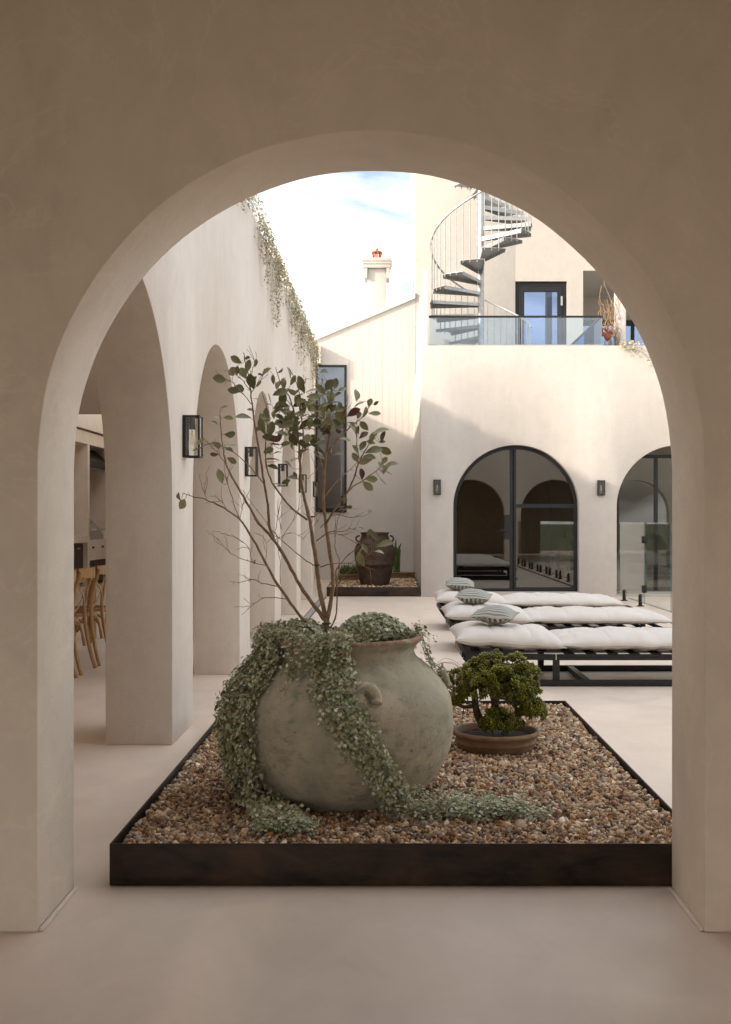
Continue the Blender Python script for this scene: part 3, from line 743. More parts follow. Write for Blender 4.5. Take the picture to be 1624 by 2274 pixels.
# ------------------------------------------------------------------ steel planter boxes and gravel
def planter(x0, x1, y0, y1, h, label):
    p = empty('planter_box', ((x0 + x1) / 2, (y0 + y1) / 2, 0)); tag(p, label, 'planter')
    hx, hy, t_ = (x1 - x0) / 2, (y1 - y0) / 2, .008
    MB().box(-hx, hx, -hy, -hy + t_, .004, h).build('front_panel', 'steel', p, bevel=.0015)
    MB().box(-hx, hx, hy - t_, hy, .004, h).build('rear_panel', 'steel', p, bevel=.0015)
    for s_ in (-1, 1): MB().box(s_ * hx - (t_ if s_ > 0 else 0), s_ * hx + (t_ if s_ < 0 else 0), -hy + t_ + .0005, hy - t_ - .0005, .004, h - .0005).build('side_panel', 'steel', p, bevel=.0015)
    MB().box(-hx + t_, hx - t_, -hy + t_, hy - t_, .002, h - .055).build('fill', 'soil', p)
planter(-.985, 1.13, 3.985, 7.14, .152, 'low dark steel planter box holding the big urn and bonsai')
planter(-1.03, .535, 19.02, 24.1, .16, 'low dark steel planter box holding the brown amphora')

ico = bmesh.new(); bmesh.ops.create_icosphere(ico, subdivisions=1, radius=1)
IV = np.array([v.co[:] for v in ico.verts]); IF = np.array([[v.index for v in f.verts] for f in ico.faces]); ico.free()
PAL = np.array([(.33, .225, .135), (.42, .325, .225), (.15, .085, .05), (.26, .14, .065), (.20, .165, .14), (.085, .055, .042), (.25, .17, .105), (.50, .42, .32)])
PW_ = np.array([.2, .15, .16, .14, .1, .06, .14, .05])
def gravel(name, x0, x1, y0, y1, z, sp, size, label, holes, gain=1.0):
    nx, ny = int((x1 - x0) / sp), int((y1 - y0) / sp)
    gx, gy = np.meshgrid(np.linspace(x0, x1, nx), np.linspace(y0, y1, ny))
    p = np.stack([gx.ravel(), gy.ravel()], 1) + rng.uniform(-.5, .5, (nx * ny, 2)) * sp
    p[:, 0] = np.clip(p[:, 0], x0, x1); p[:, 1] = np.clip(p[:, 1], y0, y1)
    for cx, cy_, rx, ry in holes:
        p = p[((p[:, 0] - cx) / rx) ** 2 + ((p[:, 1] - cy_) / ry) ** 2 > 1]
    n = len(p)
    und = np.array([noise.noise(Vector((a * 3, b_ * 3, 0))) for a, b_ in p]) * .006
    pos = np.column_stack([p, z + und + rng.uniform(-.009, .006, n)])
    s = size * np.exp(rng.normal(0, .26, n))
    A = randrot(n) * (np.stack([s * rng.uniform(.9, 1.35, n), s * rng.uniform(.75, 1.1, n), s * rng.uniform(.5, .8, n)], 1))[:, None, :]
    # flatten: rotate mostly about z
    V, Fc, cc = scatter(IV, IF, pos, A, PAL[rng.choice(len(PAL), n, p=PW_)] * np.exp(rng.normal(0, .18, (n, 1))) * gain)
    V += (rng.uniform(-1, 1, V.shape) * np.repeat(s, len(IV))[:, None] * .36)
    o = link(name, npmesh(name, V, Fc, False, cc), 'gravel'); tag(o, label, 'gravel', kind='stuff')
    o.location = (0, 0, 0); return o
UX, UY, UG = -.184, 4.8, .13
BX, BYY = .551, 5.73
gravel('gravel', -.955, 1.10, 4.018, 7.10, .129, .0138, .0108, 'brown and tan gravel filling the planter around the big urn', [(UX, UY, .24, .24), (BX, BYY, .15, .15)], 1.42)
gravel('gravel', -1.012, .515, 19.045, 24.08, .138, .028, .019, 'pale gravel filling the planter around the brown amphora', [(-.225, 19.8, .18, .18)], 1.5)

# ------------------------------------------------------------------ big urn
URN = [(.05, .03), (.22, .03), (.27, .09), (.31, .135), (.376, .2), (.437, .3), (.462, .386), (.467, .46), (.452, .551), (.405, .625), (.345, .688), (.312, .715), (.299, .738), (.301, .757), (.316, .776), (.330, .788), (.336, .797), (.333, .806), (.322, .810), (.308, .806), (.297, .79), (.29, .76), (.29, .70), (0.001, .70)]
prof = spline([(r, 0, z) for r, z in URN[1:20]], 5)
prof2 = [(.0, .03)] + [(p.x, p.z) for p in prof] + URN[20:22] + [(.292, .60)]
ur = empty('urn', (UX, UY, .13)); tag(ur, 'huge round weathered grey-green clay urn standing in gravel', 'urn')
um = MB(); um.lathe([(r, z - .13) for r, z in prof2], 128)
um.v = [tuple(Vector(v) + Vector((v[0], v[1], 0)).normalized() * (.006 * noise.noise(Vector(v) * 5) + .0025 * noise.noise(Vector(v) * 22))) for v in um.v]
um.build('body', 'urn', ur, smooth=True)
MB().lathe([(0, .62), (.291, .62)], 40).build('soil', 'soil', ur)
def rprof(z):   # body radius at world height z
    zs = [p.z for p in prof]; rs = [p.x for p in prof]
    best = None
    for i_ in range(len(zs) - 1):
        if (zs[i_] - z) * (zs[i_ + 1] - z) <= 0 and abs(zs[i_ + 1] - zs[i_]) > 1e-9:
            return rs[i_] + (rs[i_ + 1] - rs[i_]) * (z - zs[i_]) / (zs[i_ + 1] - zs[i_])
    return .3
for ang in (R(14), R(100), R(195), R(280)):     # lug handles on the shoulder; angle measured from the camera side
    dx, dy = math.sin(ang), -math.cos(ang); tx, ty = -dy, dx
    zc = .60; pts = []
    for i_ in range(11):
        a_ = PI * (-.12 + 1.24 * i_ / 10); u_ = -math.cos(a_) * .036; zz = zc + math.sin(a_) * .045
        r0 = rprof(zz) + .012 + .026 * max(0, math.sin(a_)); pts.append((r0 * dx + tx * u_, r0 * dy + ty * u_, zz - .13))
    MB().tube(spline(pts, 3), .0175, 12, True, 1.25).build('handle', 'urn', ur, smooth=True)

# ------------------------------------------------------------------ trailing silver plant
k_ = 9
LV = [(0, 0, 0)] + [(.95 * math.cos(a_) * (1 - .0 * a_), math.sin(a_), .16 * math.cos(2 * a_)) for a_ in np.linspace(R(-158), R(158), k_)]
LF = [(0, i_ + 1, i_ + 2) for i_ in range(k_ - 1)]
SIL = np.array([(.32, .335, .215), (.40, .41, .29), (.25, .27, .15), (.21, .24, .105), (.49, .49, .38), (.29, .31, .185), (.27, .21, .12)])
class Vine:
    def __init__(s): s.pos = []; s.nrm = []; s.size = []; s.st = MB()
    def strand(s, pts, nrm, dens, size, off=.012, stem=True):
        """leaves along a polyline; nrm(p) gives the outward direction."""
        pts = [Vector(p) for p in pts]
        if stem and len(pts) > 1: s.st.tube(pts[::2] if len(pts) > 6 else pts, .0011, 3, False)
        for a_, b_ in zip(pts, pts[1:]):
            L = (b_ - a_).length; n = L * dens; n = int(n) + (random.random() < n - int(n))
            for _ in range(n):
                p = a_.lerp(b_, random.random()); nn = nrm(p)
                p = p + Vector((random.gauss(0, 1), random.gauss(0, 1), random.gauss(0, 1))) * off + nn * abs(random.gauss(0, off))
                s.pos.append(p[:]); v = nn * 1.0 + Vector((0, 0, .55)) + Vector((random.gauss(0, .5), random.gauss(0, .5), random.gauss(0, .5)))
                s.nrm.append(v[:]); s.size.append(size * random.uniform(.6, 1.25))
    def build(s, root, pal=SIL, mat='vine_leaf', stem='stem_pale'):
        pos = np.array(s.pos); sz = np.array(s.size); n = len(pos)
        A = frames(np.array(s.nrm)) * sz[:, None, None]
        col = 1.1 * pal[rng.integers(0, len(pal), n)] * np.exp(rng.normal(0, .2, (n, 1)))
        V, Fc, cc = scatter(LV, LF, pos, A, col)
        V -= np.array(root.location)
        o = link('foliage', npmesh('foliage', V, Fc, True, cc), mat, root); o['kind'] = 'stuff'
        s.st.v = [tuple(Vector(v) - root.location) for v in s.st.v]
        if s.st.v: s.st.build('stem', stem, root)['kind'] = 'stuff'
def upot(phi, z, off=0.):
    r = rprof(z) + off; return Vector((UX + r * math.sin(phi), UY - r * math.cos(phi), z))
def npot(p):
    v = Vector((p.x - UX, p.y - UY, 0)); v = v.normalized() if v.length > .05 else Vector((0, 0, 1))
    z = p.z; return (v + Vector((0, 0, .5 if z > .6 else (-.1 if z > .2 else .6)))).normalized()
tv = empty('trailing_plant', (UX, UY, .76)); tag(tv, 'silver-green trailing plant spilling from the urn over its sides onto gravel', 'plant')
V1 = Vine()
def over_rim(phi, lift=.0):
    a_ = random.uniform(.1, .25)
    return [Vector((UX + (.3 - a_) * math.sin(phi), UY - (.3 - a_) * math.cos(phi), .775 + random.uniform(-.02, .03) + lift)),
            Vector((UX + .27 * math.sin(phi), UY - .27 * math.cos(phi), .805 + random.uniform(0, .02) + lift)),
            Vector((UX + .33 * math.sin(phi), UY - .33 * math.cos(phi), .82 + random.uniform(-.003, .014) + lift)),
            Vector((UX + .355 * math.sin(phi), UY - .355 * math.cos(phi), .785 + lift))]
def drop(phi0, phi1, zend, off, size, dens, ground=None, lift=0.):
    pts = over_rim(phi0, lift)
    zs = np.linspace(.76, max(zend, .15), max(3, int((.76 - zend) / .03)))
    wob = random.uniform(-.05, .05)
    rl = .36
    for z in zs:
        q = (.76 - z) / (.76 - .14); phi = phi0 + (phi1 - phi0) * q ** 1.35 + wob * math.sin(q * 5)
        rr = rprof(z) + off
        # leaves hang: never fall back inside the widest radius reached so far, only partly
        if z < .46: rr = max(rr, .467 * .55 + rr * .45 + off * .5)
        if z > .62: rr = max(rr, .345)
        pts.append(Vector((UX + rr * math.sin(phi), UY - rr * math.cos(phi), z)))
    if ground and zend < .16:
        p0 = pts[-1]; g = [p0 + Vector((0, 0, -.01))]
        for q in np.linspace(.1, 1, 9): g.append(Vector((p0.x + (ground[0] - p0.x) * q, p0.y + (ground[1] - p0.y) * q, .15 + random.uniform(0, .03))))
        pts += g
    V1.strand(pts, npot, dens, size)
# dense curtain on the left side, down to the gravel
for _ in range(150):
    ph = R(random.uniform(-150, -50))
    zend = .14 if ph > R(-125) else random.uniform(.2, .55)
    if ph > R(-58): zend = random.choice([.14, .14, .3, .45])
    if random.random() < .3: zend = max(zend, random.uniform(.2, .6))
    gd = None
    if R(-105) < ph < R(-45) and random.random() < .5: gd = (UX + random.uniform(-.29, -.10), 4.16 + random.uniform(-.02, .12))
    drop(ph, ph + R(random.uniform(-2, 6)) + (R(5) if ph > R(-62) else 0), zend, random.uniform(.005, .055), .0079, 185, gd)
# sparse fringe between curtain and central trail
for _ in range(15):
    ph = R(random.uniform(-55, -4)); drop(ph, ph + R(random.uniform(-6, 6)), random.uniform(.58, .73), random.uniform(.0, .02), .0072, 120)
# central trail, drifting right as it falls and then running along the gravel
for _ in range(38):
    ph = R(random.gauss(-5, 6)); q = random.random()
    zend = .14 if random.random() < .72 else random.uniform(.25, .6)
    drop(ph, R(random.gauss(34, 4.5)), zend, random.uniform(.0, .035), .0079, 160)
for _ in range(70):
    y0 = 4.40 + random.gauss(0, .055); q0 = random.uniform(0, .75); x0, x1 = .03, .66
    w = lambda q: (1 - q) * 1.0 + .25
    pts = []
    L = random.uniform(.12, .3)
    for i_ in range(7):
        q = min(1, q0 + L * i_ / 6); xx = x0 + (x1 - x0) * q
        pts.append((xx, y0 + .0 * q + random.gauss(0, .02) + .05 * q, .145 + abs(random.gauss(0, .03)) * w(q) + .02 * math.sin(i_)))
    V1.strand(pts, lambda p: Vector((0, -.35, 1)).normalized(), 135, .0066)
for _ in range(30):
    pts = [(UX - .24 + random.gauss(0, .05) + .012 * i_, 4.24 + random.gauss(0, .03) - .012 * i_, .145 + abs(random.gauss(0, .018))) for i_ in range(7)]
    V1.strand(pts, lambda p: Vector((0, -.35, 1)).normalized(), 140, .0066)
# mounds inside the rim
def mound(cx, cy_, rx, ry, z0, h, n, size):
    for _ in range(n):
        a_ = random.uniform(0, 2 * PI); r = math.sqrt(random.random()); zz = z0 + h * math.sqrt(max(0, 1 - r * r)) * random.uniform(.75, 1.05)
        p = Vector((cx + rx * r * math.cos(a_), cy_ + ry * r * math.sin(a_), zz))
        V1.pos.append(p[:]); V1.nrm.append((r * math.cos(a_) * .7 + random.gauss(0, .4), r * math.sin(a_) * .7 - .3 + random.gauss(0, .4), 1)); V1.size.append(size * random.uniform(.6, 1.2))
mound(UX + .12, UY + .10, .185, .15, .74, .15, 2500, .0087)
mound(UX - .17, UY - .09, .125, .12, .74, .125, 1600, .0081)
mound(UX - .03, UY - .21, .11, .07, .76, .06, 520, .008)
for _ in range(10):
    ph = R(random.uniform(75, 110)); drop(ph, ph + R(random.uniform(-5, 5)), random.uniform(.55, .7), .02, .009, 60)
V1.build(tv)
# dry wisps at the back right of the urn
dw = empty('dry_wisps', (UX + .42, UY + .1, .6)); tag(dw, 'curling dry stems beside the shoulder of the big urn', 'stems')
for _ in range(9):
    pts = [(-.06, 0, .02)]; x, z, a_ = -.06, .02, random.uniform(.1, 1.2)
    for i_ in range(12):
        x += .022 * math.cos(a_); z += .022 * math.sin(a_); a_ -= random.uniform(.1, .45); pts.append((x, random.uniform(-.02, .02) + .01 * i_, z))
    MB().tube(spline(pts, 2), .0009, 3, False).build('stem', 'dry_twig', dw)

# ------------------------------------------------------------------ the shrub growing in the urn
TYY = 4.74
def A(zx, zy, d=0.): return P(365.4 + .35 * zx, 730.8 + .35 * zy, TYY + d)
tr = empty('shrub_tree', (P(728, 1440, TYY).x, TYY, .72)); tag(tr, 'sparse young tree with bare twigs and oval leaves growing in the urn', 'tree')
def br(pts, r0, r1, d0, d1):
    n = len(pts); out = []
    for i_, (zx, zy) in enumerate(pts):
        q = i_ / (n - 1); out.append((A(zx, zy, d0 + (d1 - d0) * q), r0 + (r1 - r0) * q))
    return out
u = .35 * TYY / F      # metres per zoom pixel
BR = [
 br([(1045, 2090), (1040, 1985), (1030, 1900), (1027, 1830)], .019, .0165, 0, 0),
 br([(1025, 1950), (900, 1860), (800, 1740), (700, 1590), (640, 1480), (560, 1330), (480, 1210), (400, 1150), (330, 1110), (250, 1075), (180, 1062), (118, 1040)], .0095, .0018, 0, -.28),
 br([(1025, 1850), (930, 1730), (840, 1590), (770, 1460), (690, 1330), (600, 1230), (540, 1130), (470, 1010), (420, 920), (385, 830), (365, 700), (355, 560), (355, 500)], .0125, .0022, 0, .22),
 br([(700, 1345), (665, 1240), (650, 1080), (625, 930), (600, 770), (575, 620), (550, 430), (535, 300), (510, 200), (505, 150)], .0085, .002, .1, -.12),
 br([(1025, 1850), (985, 1640), (960, 1450), (930, 1250), (905, 1130), (870, 980), (860, 850), (850, 700), (830, 560), (800, 450), (740, 350), (705, 240)], .0135, .0018, 0, .1),
 br([(860, 850), (880, 700), (870, 560), (860, 440), (830, 320), (790, 250)], .0055, .0016, .06, -.02),
 br([(905, 1210), (800, 1130), (700, 1000), (655, 900), (640, 780), (650, 640), (650, 500), (620, 400)], .0065, .0018, .05, -.22),
 br([(1030, 1850), (1070, 1640), (1050, 1420), (1025, 1250), (1010, 1100), (1015, 900), (1030, 780), (1050, 650), (1050, 520), (1060, 380), (1040, 330)], .0125, .0018, 0, -.05),
 br([(1028, 1230), (1090, 1130), (1150, 1050), (1200, 950), (1240, 830), (1280, 760), (1330, 680), (1380, 640)], .0075, .0016, -.02, -.25),
 br([(1140, 1060), (1200, 1000), (1260, 960), (1330, 910), (1380, 870), (1430, 870)], .005, .0014, -.08, .1),
 br([(1020, 1060), (1100, 960), (1180, 890), (1240, 830)], .0042, .0015, -.02, .12),
 br([(1025, 800), (1100, 700), (1180, 620), (1250, 560), (1300, 490), (1310, 450)], .0052, .0014, -.03, .22),
 br([(1240, 830), (1220, 740), (1220, 660), (1200, 590)], .003, .0012, .1, .0),
 br([(1015, 900), (980, 800), (970, 640), (985, 480), (985, 380)], .0045, .0014, -.02, .18),
 br([(1050, 1910), (1090, 1800), (1095, 1620), (1090, 1530), (1150, 1450), (1210, 1400), (1280, 1330), (1340, 1280)], .005, .0012, 0, -.3),
 br([(1095, 1600), (1110, 1480), (1085, 1400), (1085, 1300), (1110, 1180), (1150, 1140)], .0036, .0012, -.05, .1),
 br([(1100, 1620), (1180, 1530), (1250, 1460), (1300, 1430), (1330, 1400)], .0032, .001, -.05, -.25),
 br([(965, 1345), (1040, 1290), (1130, 1285), (1190, 1268), (1240, 1290)], .004, .001, 0, -.2),
 br([(1045, 1300), (1110, 1300), (1180, 1340), (1215, 1360)], .0022, .0009, -.06, -.12),
 br([(990, 1510), (1080, 1488), (1200, 1490), (1340, 1530)], .0036, .001, 0, -.25),
 br([(990, 1260), (1080, 1180), (1180, 1195), (1280, 1180), (1320, 1150)], .0034, .001, 0, .2),
 br([(770, 1712), (640, 1705), (550, 1760), (490, 1815)], .003, .001, -.08, -.25),
 br([(730, 1635), (620, 1612), (560, 1590), (480, 1605), (410, 1600)], .003, .001, -.1, .1),
 br([(650, 1500), (560, 1480), (420, 1420), (335, 1325)], .003, .001, -.12, -.3),
 br([(945, 1500), (850, 1430), (750, 1345), (690, 1280), (590, 1150), (520, 1060)], .0036, .001, .02, .22),
 br([(560, 1480), (545, 1430), (530, 1380), (440, 1320), (355, 1295)], .0024, .0009, -.16, 0),
 br([(480, 1215), (440, 1100), (400, 980), (380, 880), (385, 800)], .0028, .001, -.15, -.22),
 br([(630, 980), (540, 870), (430, 775), (350, 740), (300, 715)], .0034, .0012, .05, -.15),
 br([(405, 880), (330, 780), (250, 690)], .0024, .001, .17, .1),
 br([(560, 480), (480, 390), (420, 330), (370, 320)], .003, .0012, -.08, .06),
 br([(545, 390), (500, 330), (450, 290), (430, 260)], .0026, .0011, -.1, -.2),
 br([(550, 410), (590, 350), (625, 295), (650, 260)], .0026, .0011, -.1, 0),
 br([(540, 330), (560, 250), (575, 200)], .0022, .001, -.1, -.04),
 br([(640, 800), (700, 700), (760, 620), (800, 590)], .003, .0012, -.1, -.2),
 br([(850, 700), (780, 640), (730, 560), (690, 500)], .003, .0012, .08, -.05),
 br([(860, 620), (920, 560), (960, 520)], .0026, .0011, .06, 0),
 br([(820, 500), (760, 430), (690, 330)], .0028, .0011, .08, -.1),
 br([(1050, 620), (1120, 560), (1150, 500)], .0026, .001, -.04, -.12),
 br([(700, 1300), (720, 1200), (735, 1090)], .002, .0008, .08, 0), br([(745, 1330), (800, 1240), (850, 1160)], .002, .0008, .05, -.08),
 br([(700, 1340), (800, 1290), (880, 1330)], .0019, .0008, .08, .18), br([(560, 1330), (545, 1430)], .0016, .0008, -.1, -.14),
 br([(480, 1200), (495, 1120), (505, 1020)], .0019, .0008, -.13, -.2), br([(640, 1480), (650, 1400), (640, 1330)], .0019, .0008, -.1, 0),
 br([(735, 1620), (735, 1480), (720, 1380), (745, 1250)], .0022, .0008, -.08, .05), br([(270, 1080), (255, 1040), (255, 975)], .0017, .0008, -.2, -.22),
 br([(395, 1145), (370, 1100), (340, 1080)], .0018, .0008, -.18, -.22), br([(880, 1330), (940, 1260), (990, 1190)], .0018, .0008, .1, .16),
 br([(1010, 1120), (960, 1180), (930, 1200)], .002, .001, 0, .08), br([(870, 980), (960, 900), (990, 830)], .002, .0009, .05, .2),
]
tm_ = MB(); allp = []
for b_ in BR:
    pts = spline([p for p, _ in b_], 4); rr = np.interp(np.linspace(0, 1, len(pts)), np.linspace(0, 1, len(b_)), [r for _, r in b_])
    pts = [p + Vector((random.gauss(0, 1), random.gauss(0, 1), random.gauss(0, 1))) * (.0011 if 0 < i_ < len(pts) - 1 else 0) for i_, p in enumerate(pts)]
    rr = [r * .74 * random.uniform(.9, 1.14) for r in rr]
    tm_.tube(pts, rr, 8 if rr[0] > .006 else 5)
    allp += [(p, r) for p, r in zip(pts, rr)]
    if rr[0] < .0075 or True:       # buds and short spurs
        for p, q in zip(pts[2:], pts[3:]):
            if random.random() < .20:
                d_ = (q - p).normalized(); s_ = d_.orthogonal(); s_.rotate(Matrix.Rotation(random.uniform(0, 6.28), 3, d_))
                e = p + (s_ + d_ * .9).normalized() * random.uniform(.006, .022); tm_.tube([p, e], [.0013, .0007], 4)
    if b_[0][1] < .0042 and len(b_) > 2:   # a few extra fine twigs
        for _ in range(3):
            i_ = random.randrange(len(pts) // 3, len(pts) - 1); p = pts[i_]; d_ = (pts[i_ + 1] - p).normalized()
            w_ = [p]; 
            for s_ in range(4):
                d_ = (d_ + Vector((random.gauss(0, .35), random.gauss(0, .35), random.gauss(.12, .3)))).normalized(); w_.append(w_[-1] + d_ * random.uniform(.014, .028))
            tm_.tube(w_, [.0012, .0011, .001, .0009, .0007], 4)
loc0 = tr.location
petiole = MB()
# leaves: (zoom x, zoom y, direction in degrees on the picture, length factor)
LEAVES = [(350,318,180,1.3),(455,195,150,1.2),(530,235,80,1.2),(575,215,75,.9),(525,185,20,.6),(462,262,80,.9),(500,280,115,1.1),(430,270,120,1.3),(648,272,45,1.1),(608,290,150,.5),(555,330,100,1.4),(570,325,60,.9),(600,348,50,.8),(470,370,10,.9),(440,390,165,1.1),(490,388,45,.6),
(380,497,15,.8),(330,567,200,.9),(405,565,-5,.9),(312,598,165,1.1),(415,665,5,1.1),(420,732,0,1.1),(280,730,195,1.2),(228,712,215,.9),(215,758,195,1.3),(335,735,-25,.9),(410,768,160,.9),(315,795,170,.8),(428,832,-25,1.1),(355,935,100,1.4),(97,1062,110,1.1),(112,1110,240,1.2),(310,1072,170,1.0),
(500,562,175,1.4),(600,465,150,1.3),(548,515,170,.7),(690,320,100,.9),(733,262,40,.7),(787,275,110,1.0),(725,355,60,1.2),(755,350,90,1.2),(815,325,60,1.2),(865,340,110,1.5),(880,330,70,1.1),(905,325,20,.9),(735,405,20,1.5),(805,392,-35,1.3),(870,370,120,1.3),(668,440,110,1.1),(740,445,80,1.1),(755,450,75,1.5),(870,445,80,1.3),(935,395,10,1.1),(945,435,-5,1.2),(920,480,20,1.4),(885,490,200,1.0),(720,490,60,1.1),(740,498,10,1.7),(655,540,100,1.2),(700,540,90,1.2),(640,560,170,1.0),(730,570,150,1.3),(790,560,60,1.4),(800,545,-20,1.3),(935,510,0,1.0),(930,572,0,1.2),(880,560,30,1.2),(625,612,110,1.5),(675,635,80,1.5),(605,635,200,1.0),(760,605,20,1.4),(720,610,160,1.1),(740,668,-15,1.3),(660,680,180,1.1),(650,690,-40,.9),(840,680,0,1.5),(820,640,30,1.2),(900,610,30,1.6),(920,640,-10,1.5),(905,700,60,1.1),(880,730,120,1.2),(770,745,30,1.2),(700,730,-10,1.1),(780,520,110,1.2),(840,600,200,1.2),
(685,832,180,1.4),(720,788,0,.9),(660,770,20,1.0),(685,880,-20,1.1),(715,990,-10,.8),(810,945,-8,1.2),(770,968,15,1.0),(830,930,110,.8),(825,830,20,.9),(905,775,10,.9),
(992,335,95,1.2),(990,385,130,1.3),(1045,355,60,1.2),(1085,345,80,1.1),(1060,380,30,1.0),(1050,430,80,1.4),(1040,470,20,1.4),(1075,480,20,1.5),(1000,460,120,1.3),(1100,420,30,1.0),(1130,385,15,1.0),(1105,515,10,1.0),(1135,530,90,1.1),(1115,560,130,1.2),(1000,540,100,1.0),(1030,590,20,1.0),(1060,500,150,1.1),(1110,610,80,1.2),(1060,640,40,1.3),(1145,705,-5,1.2),(1100,640,-50,.9),(1070,760,70,.9),(1105,800,15,1.1),(985,800,-60,1.1),(1035,540,70,1.2),(1010,500,60,1.2),(960,690,150,1.1),(990,720,20,1.2),(970,600,110,1.2),(1020,650,150,1.2),(1000,580,150,1.2),
(1215,420,92,1.3),(1235,482,20,1.2),(1200,530,35,1.4),(1305,468,80,1.0),(1345,470,35,.8),(1270,525,80,1.1),(1335,535,5,1.3),(1190,600,-5,1.2),(1195,630,125,1.1),(1232,640,90,.8),(1268,615,125,1.1),(1265,675,45,1.2),(1235,548,70,.8),(1375,652,15,1.5),(1390,685,70,1.1),(1325,690,60,1.2),(1310,720,170,.9),(1258,740,65,1.1),(1212,765,120,1.1),(1330,775,5,1.6),(1400,770,-20,1.3),(1300,815,-5,1.1),(1280,838,190,1.3),(1210,815,125,1.1),(1250,920,95,1.2),(1395,835,60,.9),(1375,870,120,1.2),(1440,868,5,1.5),(1405,890,60,1.1),(1410,915,-15,1.1),(1315,952,0,1.2),(1290,995,-40,1.3),(1385,960,-55,1.2),(1380,715,0,.6),
(1145,1090,80,.6),(1150,1135,30,.7),(1300,1150,30,.5),(1130,1150,180,.8),(1175,1130,10,.5),(1230,1272,5,1.1),(1260,1420,60,1.4),(1400,1372,5,1.9),(1330,1315,130,1.2),(1250,1460,110,1.3),(1365,1420,-15,1.0),(1300,1290,60,.7),(1270,1395,120,1.1),(1340,1370,100,.8),(575,1475,80,.4)]
def leaf_mesh(wd, bend):
    n = 7; vs = []; fs = []
    for i_ in range(n + 1):
        q = i_ / n; w_ = wd * (math.sin(PI * q ** 1.25) ** .7 if 0 < q < 1 else 0.03); zc = bend * (q - .5) ** 2 - bend * .25
        vs += [(q, -w_, zc + .28 * w_), (q, 0, zc), (q, w_, zc + .28 * w_)]
    for i_ in range(n):
        a_ = i_ * 3; fs += [(a_, a_ + 3, a_ + 4, a_ + 1), (a_ + 1, a_ + 4, a_ + 5, a_ + 2)]
    me = bpy.data.meshes.new('leaf'); me.from_pydata(vs, [], fs); me.update(); me.polygons.foreach_set('use_smooth', np.ones(len(fs), dtype=bool)); return me
for _ in range(52): LEAVES.append((random.gauss(840, 95), random.gauss(560, 110), random.uniform(0, 180), random.uniform(.8, 1.3)))
for _ in range(16): LEAVES.append((random.gauss(1050, 40), random.gauss(520, 110), random.uniform(0, 180), random.uniform(.8, 1.3)))
LM = [leaf_mesh(.24, -.35), leaf_mesh(.28, .25), leaf_mesh(.21, -.6), leaf_mesh(.31, -.15)]
for me in LM: me.materials.append(M['leaf'])
LMR = leaf_mesh(.25, -.3); LMR.materials.append(M['leaf_red'])
AP = np.array([p[:] for p, _ in allp])
for zx, zy, ang, lf in LEAVES:
    c0 = A(zx, zy)
    # depth from the nearest twig as seen from the camera
    sx_ = AP[:, 0] / AP[:, 1]; sz_ = (AP[:, 2] - H) / AP[:, 1]
    dd = (sx_ - c0.x / c0.y) ** 2 + (sz_ - (c0.z - H) / c0.y) ** 2
    j_ = int(np.argmin(dd)); d_ = AP[j_, 1] - TYY + random.gauss(0, .02)
    cc_ = A(zx, zy, d_); L = .047 * lf * random.uniform(.9, 1.1)
    an = R(ang + random.uniform(-8, 8)); dep = random.gauss(0, .35)
    dirv = Vector((math.cos(an), dep, math.sin(an))).normalized(); 
    fore = math.hypot(dirv.x, dirv.z)
    base = cc_ - dirv * L * .5
    nr = Vector((random.gauss(0, .5), -.75 + random.gauss(0, .4), .55 + random.gauss(0, .5))); nr = (nr - dirv * nr.dot(dirv)).normalized()
    yv = nr.cross(dirv)
    me = LMR if random.random() < .04 else random.choice(LM)
    o = link('leaf', me, None, tr)
    mt = Matrix((dirv * L, yv * L, nr * L)).transposed().to_4x4(); mt.translation = base - loc0
    o.matrix_local = mt
    # petiole to the nearest twig
    k2 = int(np.argmin(np.sum((AP - np.array(base[:])) ** 2, 1))); tp = Vector(AP[k2])
    if (tp - base).length < .16:
        mid = base.lerp(tp, .5) + Vector((0, 0, -.004)); tm_.tube([base + dirv * .003, mid, tp], [.0008, .001, .0012], 4, False)
tm_.v = [tuple(Vector(v) - loc0) for v in tm_.v]
tm_.build('trunk', 'bark', tr, smooth=True)
for zx, zy, d_, r in ((1028, 1868, 0, .019), (968, 1497, .0, .0125), (940, 1190, .05, .012)):
    p = A(zx, zy, d_) - loc0; MB().tube([p + Vector((0, 0, -.003)), p + Vector((0, 0, .003))], r, 12).build('tie', 'tie', tr)

# ------------------------------------------------------------------ jade bonsai in its bowl
bo = empty('bonsai_bowl', (BX, BYY, .12)); tag(bo, 'round brown glazed clay bowl under the jade bonsai', 'bowl')
bw_ = [(0, .0), (.165, .0), (.182, .008), (.196, .035), (.2, .05), (.206, .054), (.206, .06), (.2, .065), (.205, .085), (.218, .09), (.221, .1), (.218, .112), (.208, .114), (.2, .108), (.195, .08), (.19, .07)]
MB().lathe(bw_, 72).build('body', 'bowl', bo, smooth=True)
sm = MB().lathe([(0, .088), (.1, .085), (.194, .08)], 40); sm.v = [(x, y, z + .006 * noise.noise(Vector((x, y, 0)) * 40)) for x, y, z in sm.v]; sm.build('soil', 'soil', bo)
def Z8(zx, zy, d=0.): return P(933.8 + .365 * zx, 1380.4 + .365 * zy, BYY + d)
jd = empty('jade_bonsai', (BX, BYY, .2)); tag(jd, 'dense dark green jade bonsai with finger-like leaves and thick twisted trunk', 'bonsai')
jm = MB()
jl = lambda L: [Z8(*p) - jd.location for p in L]
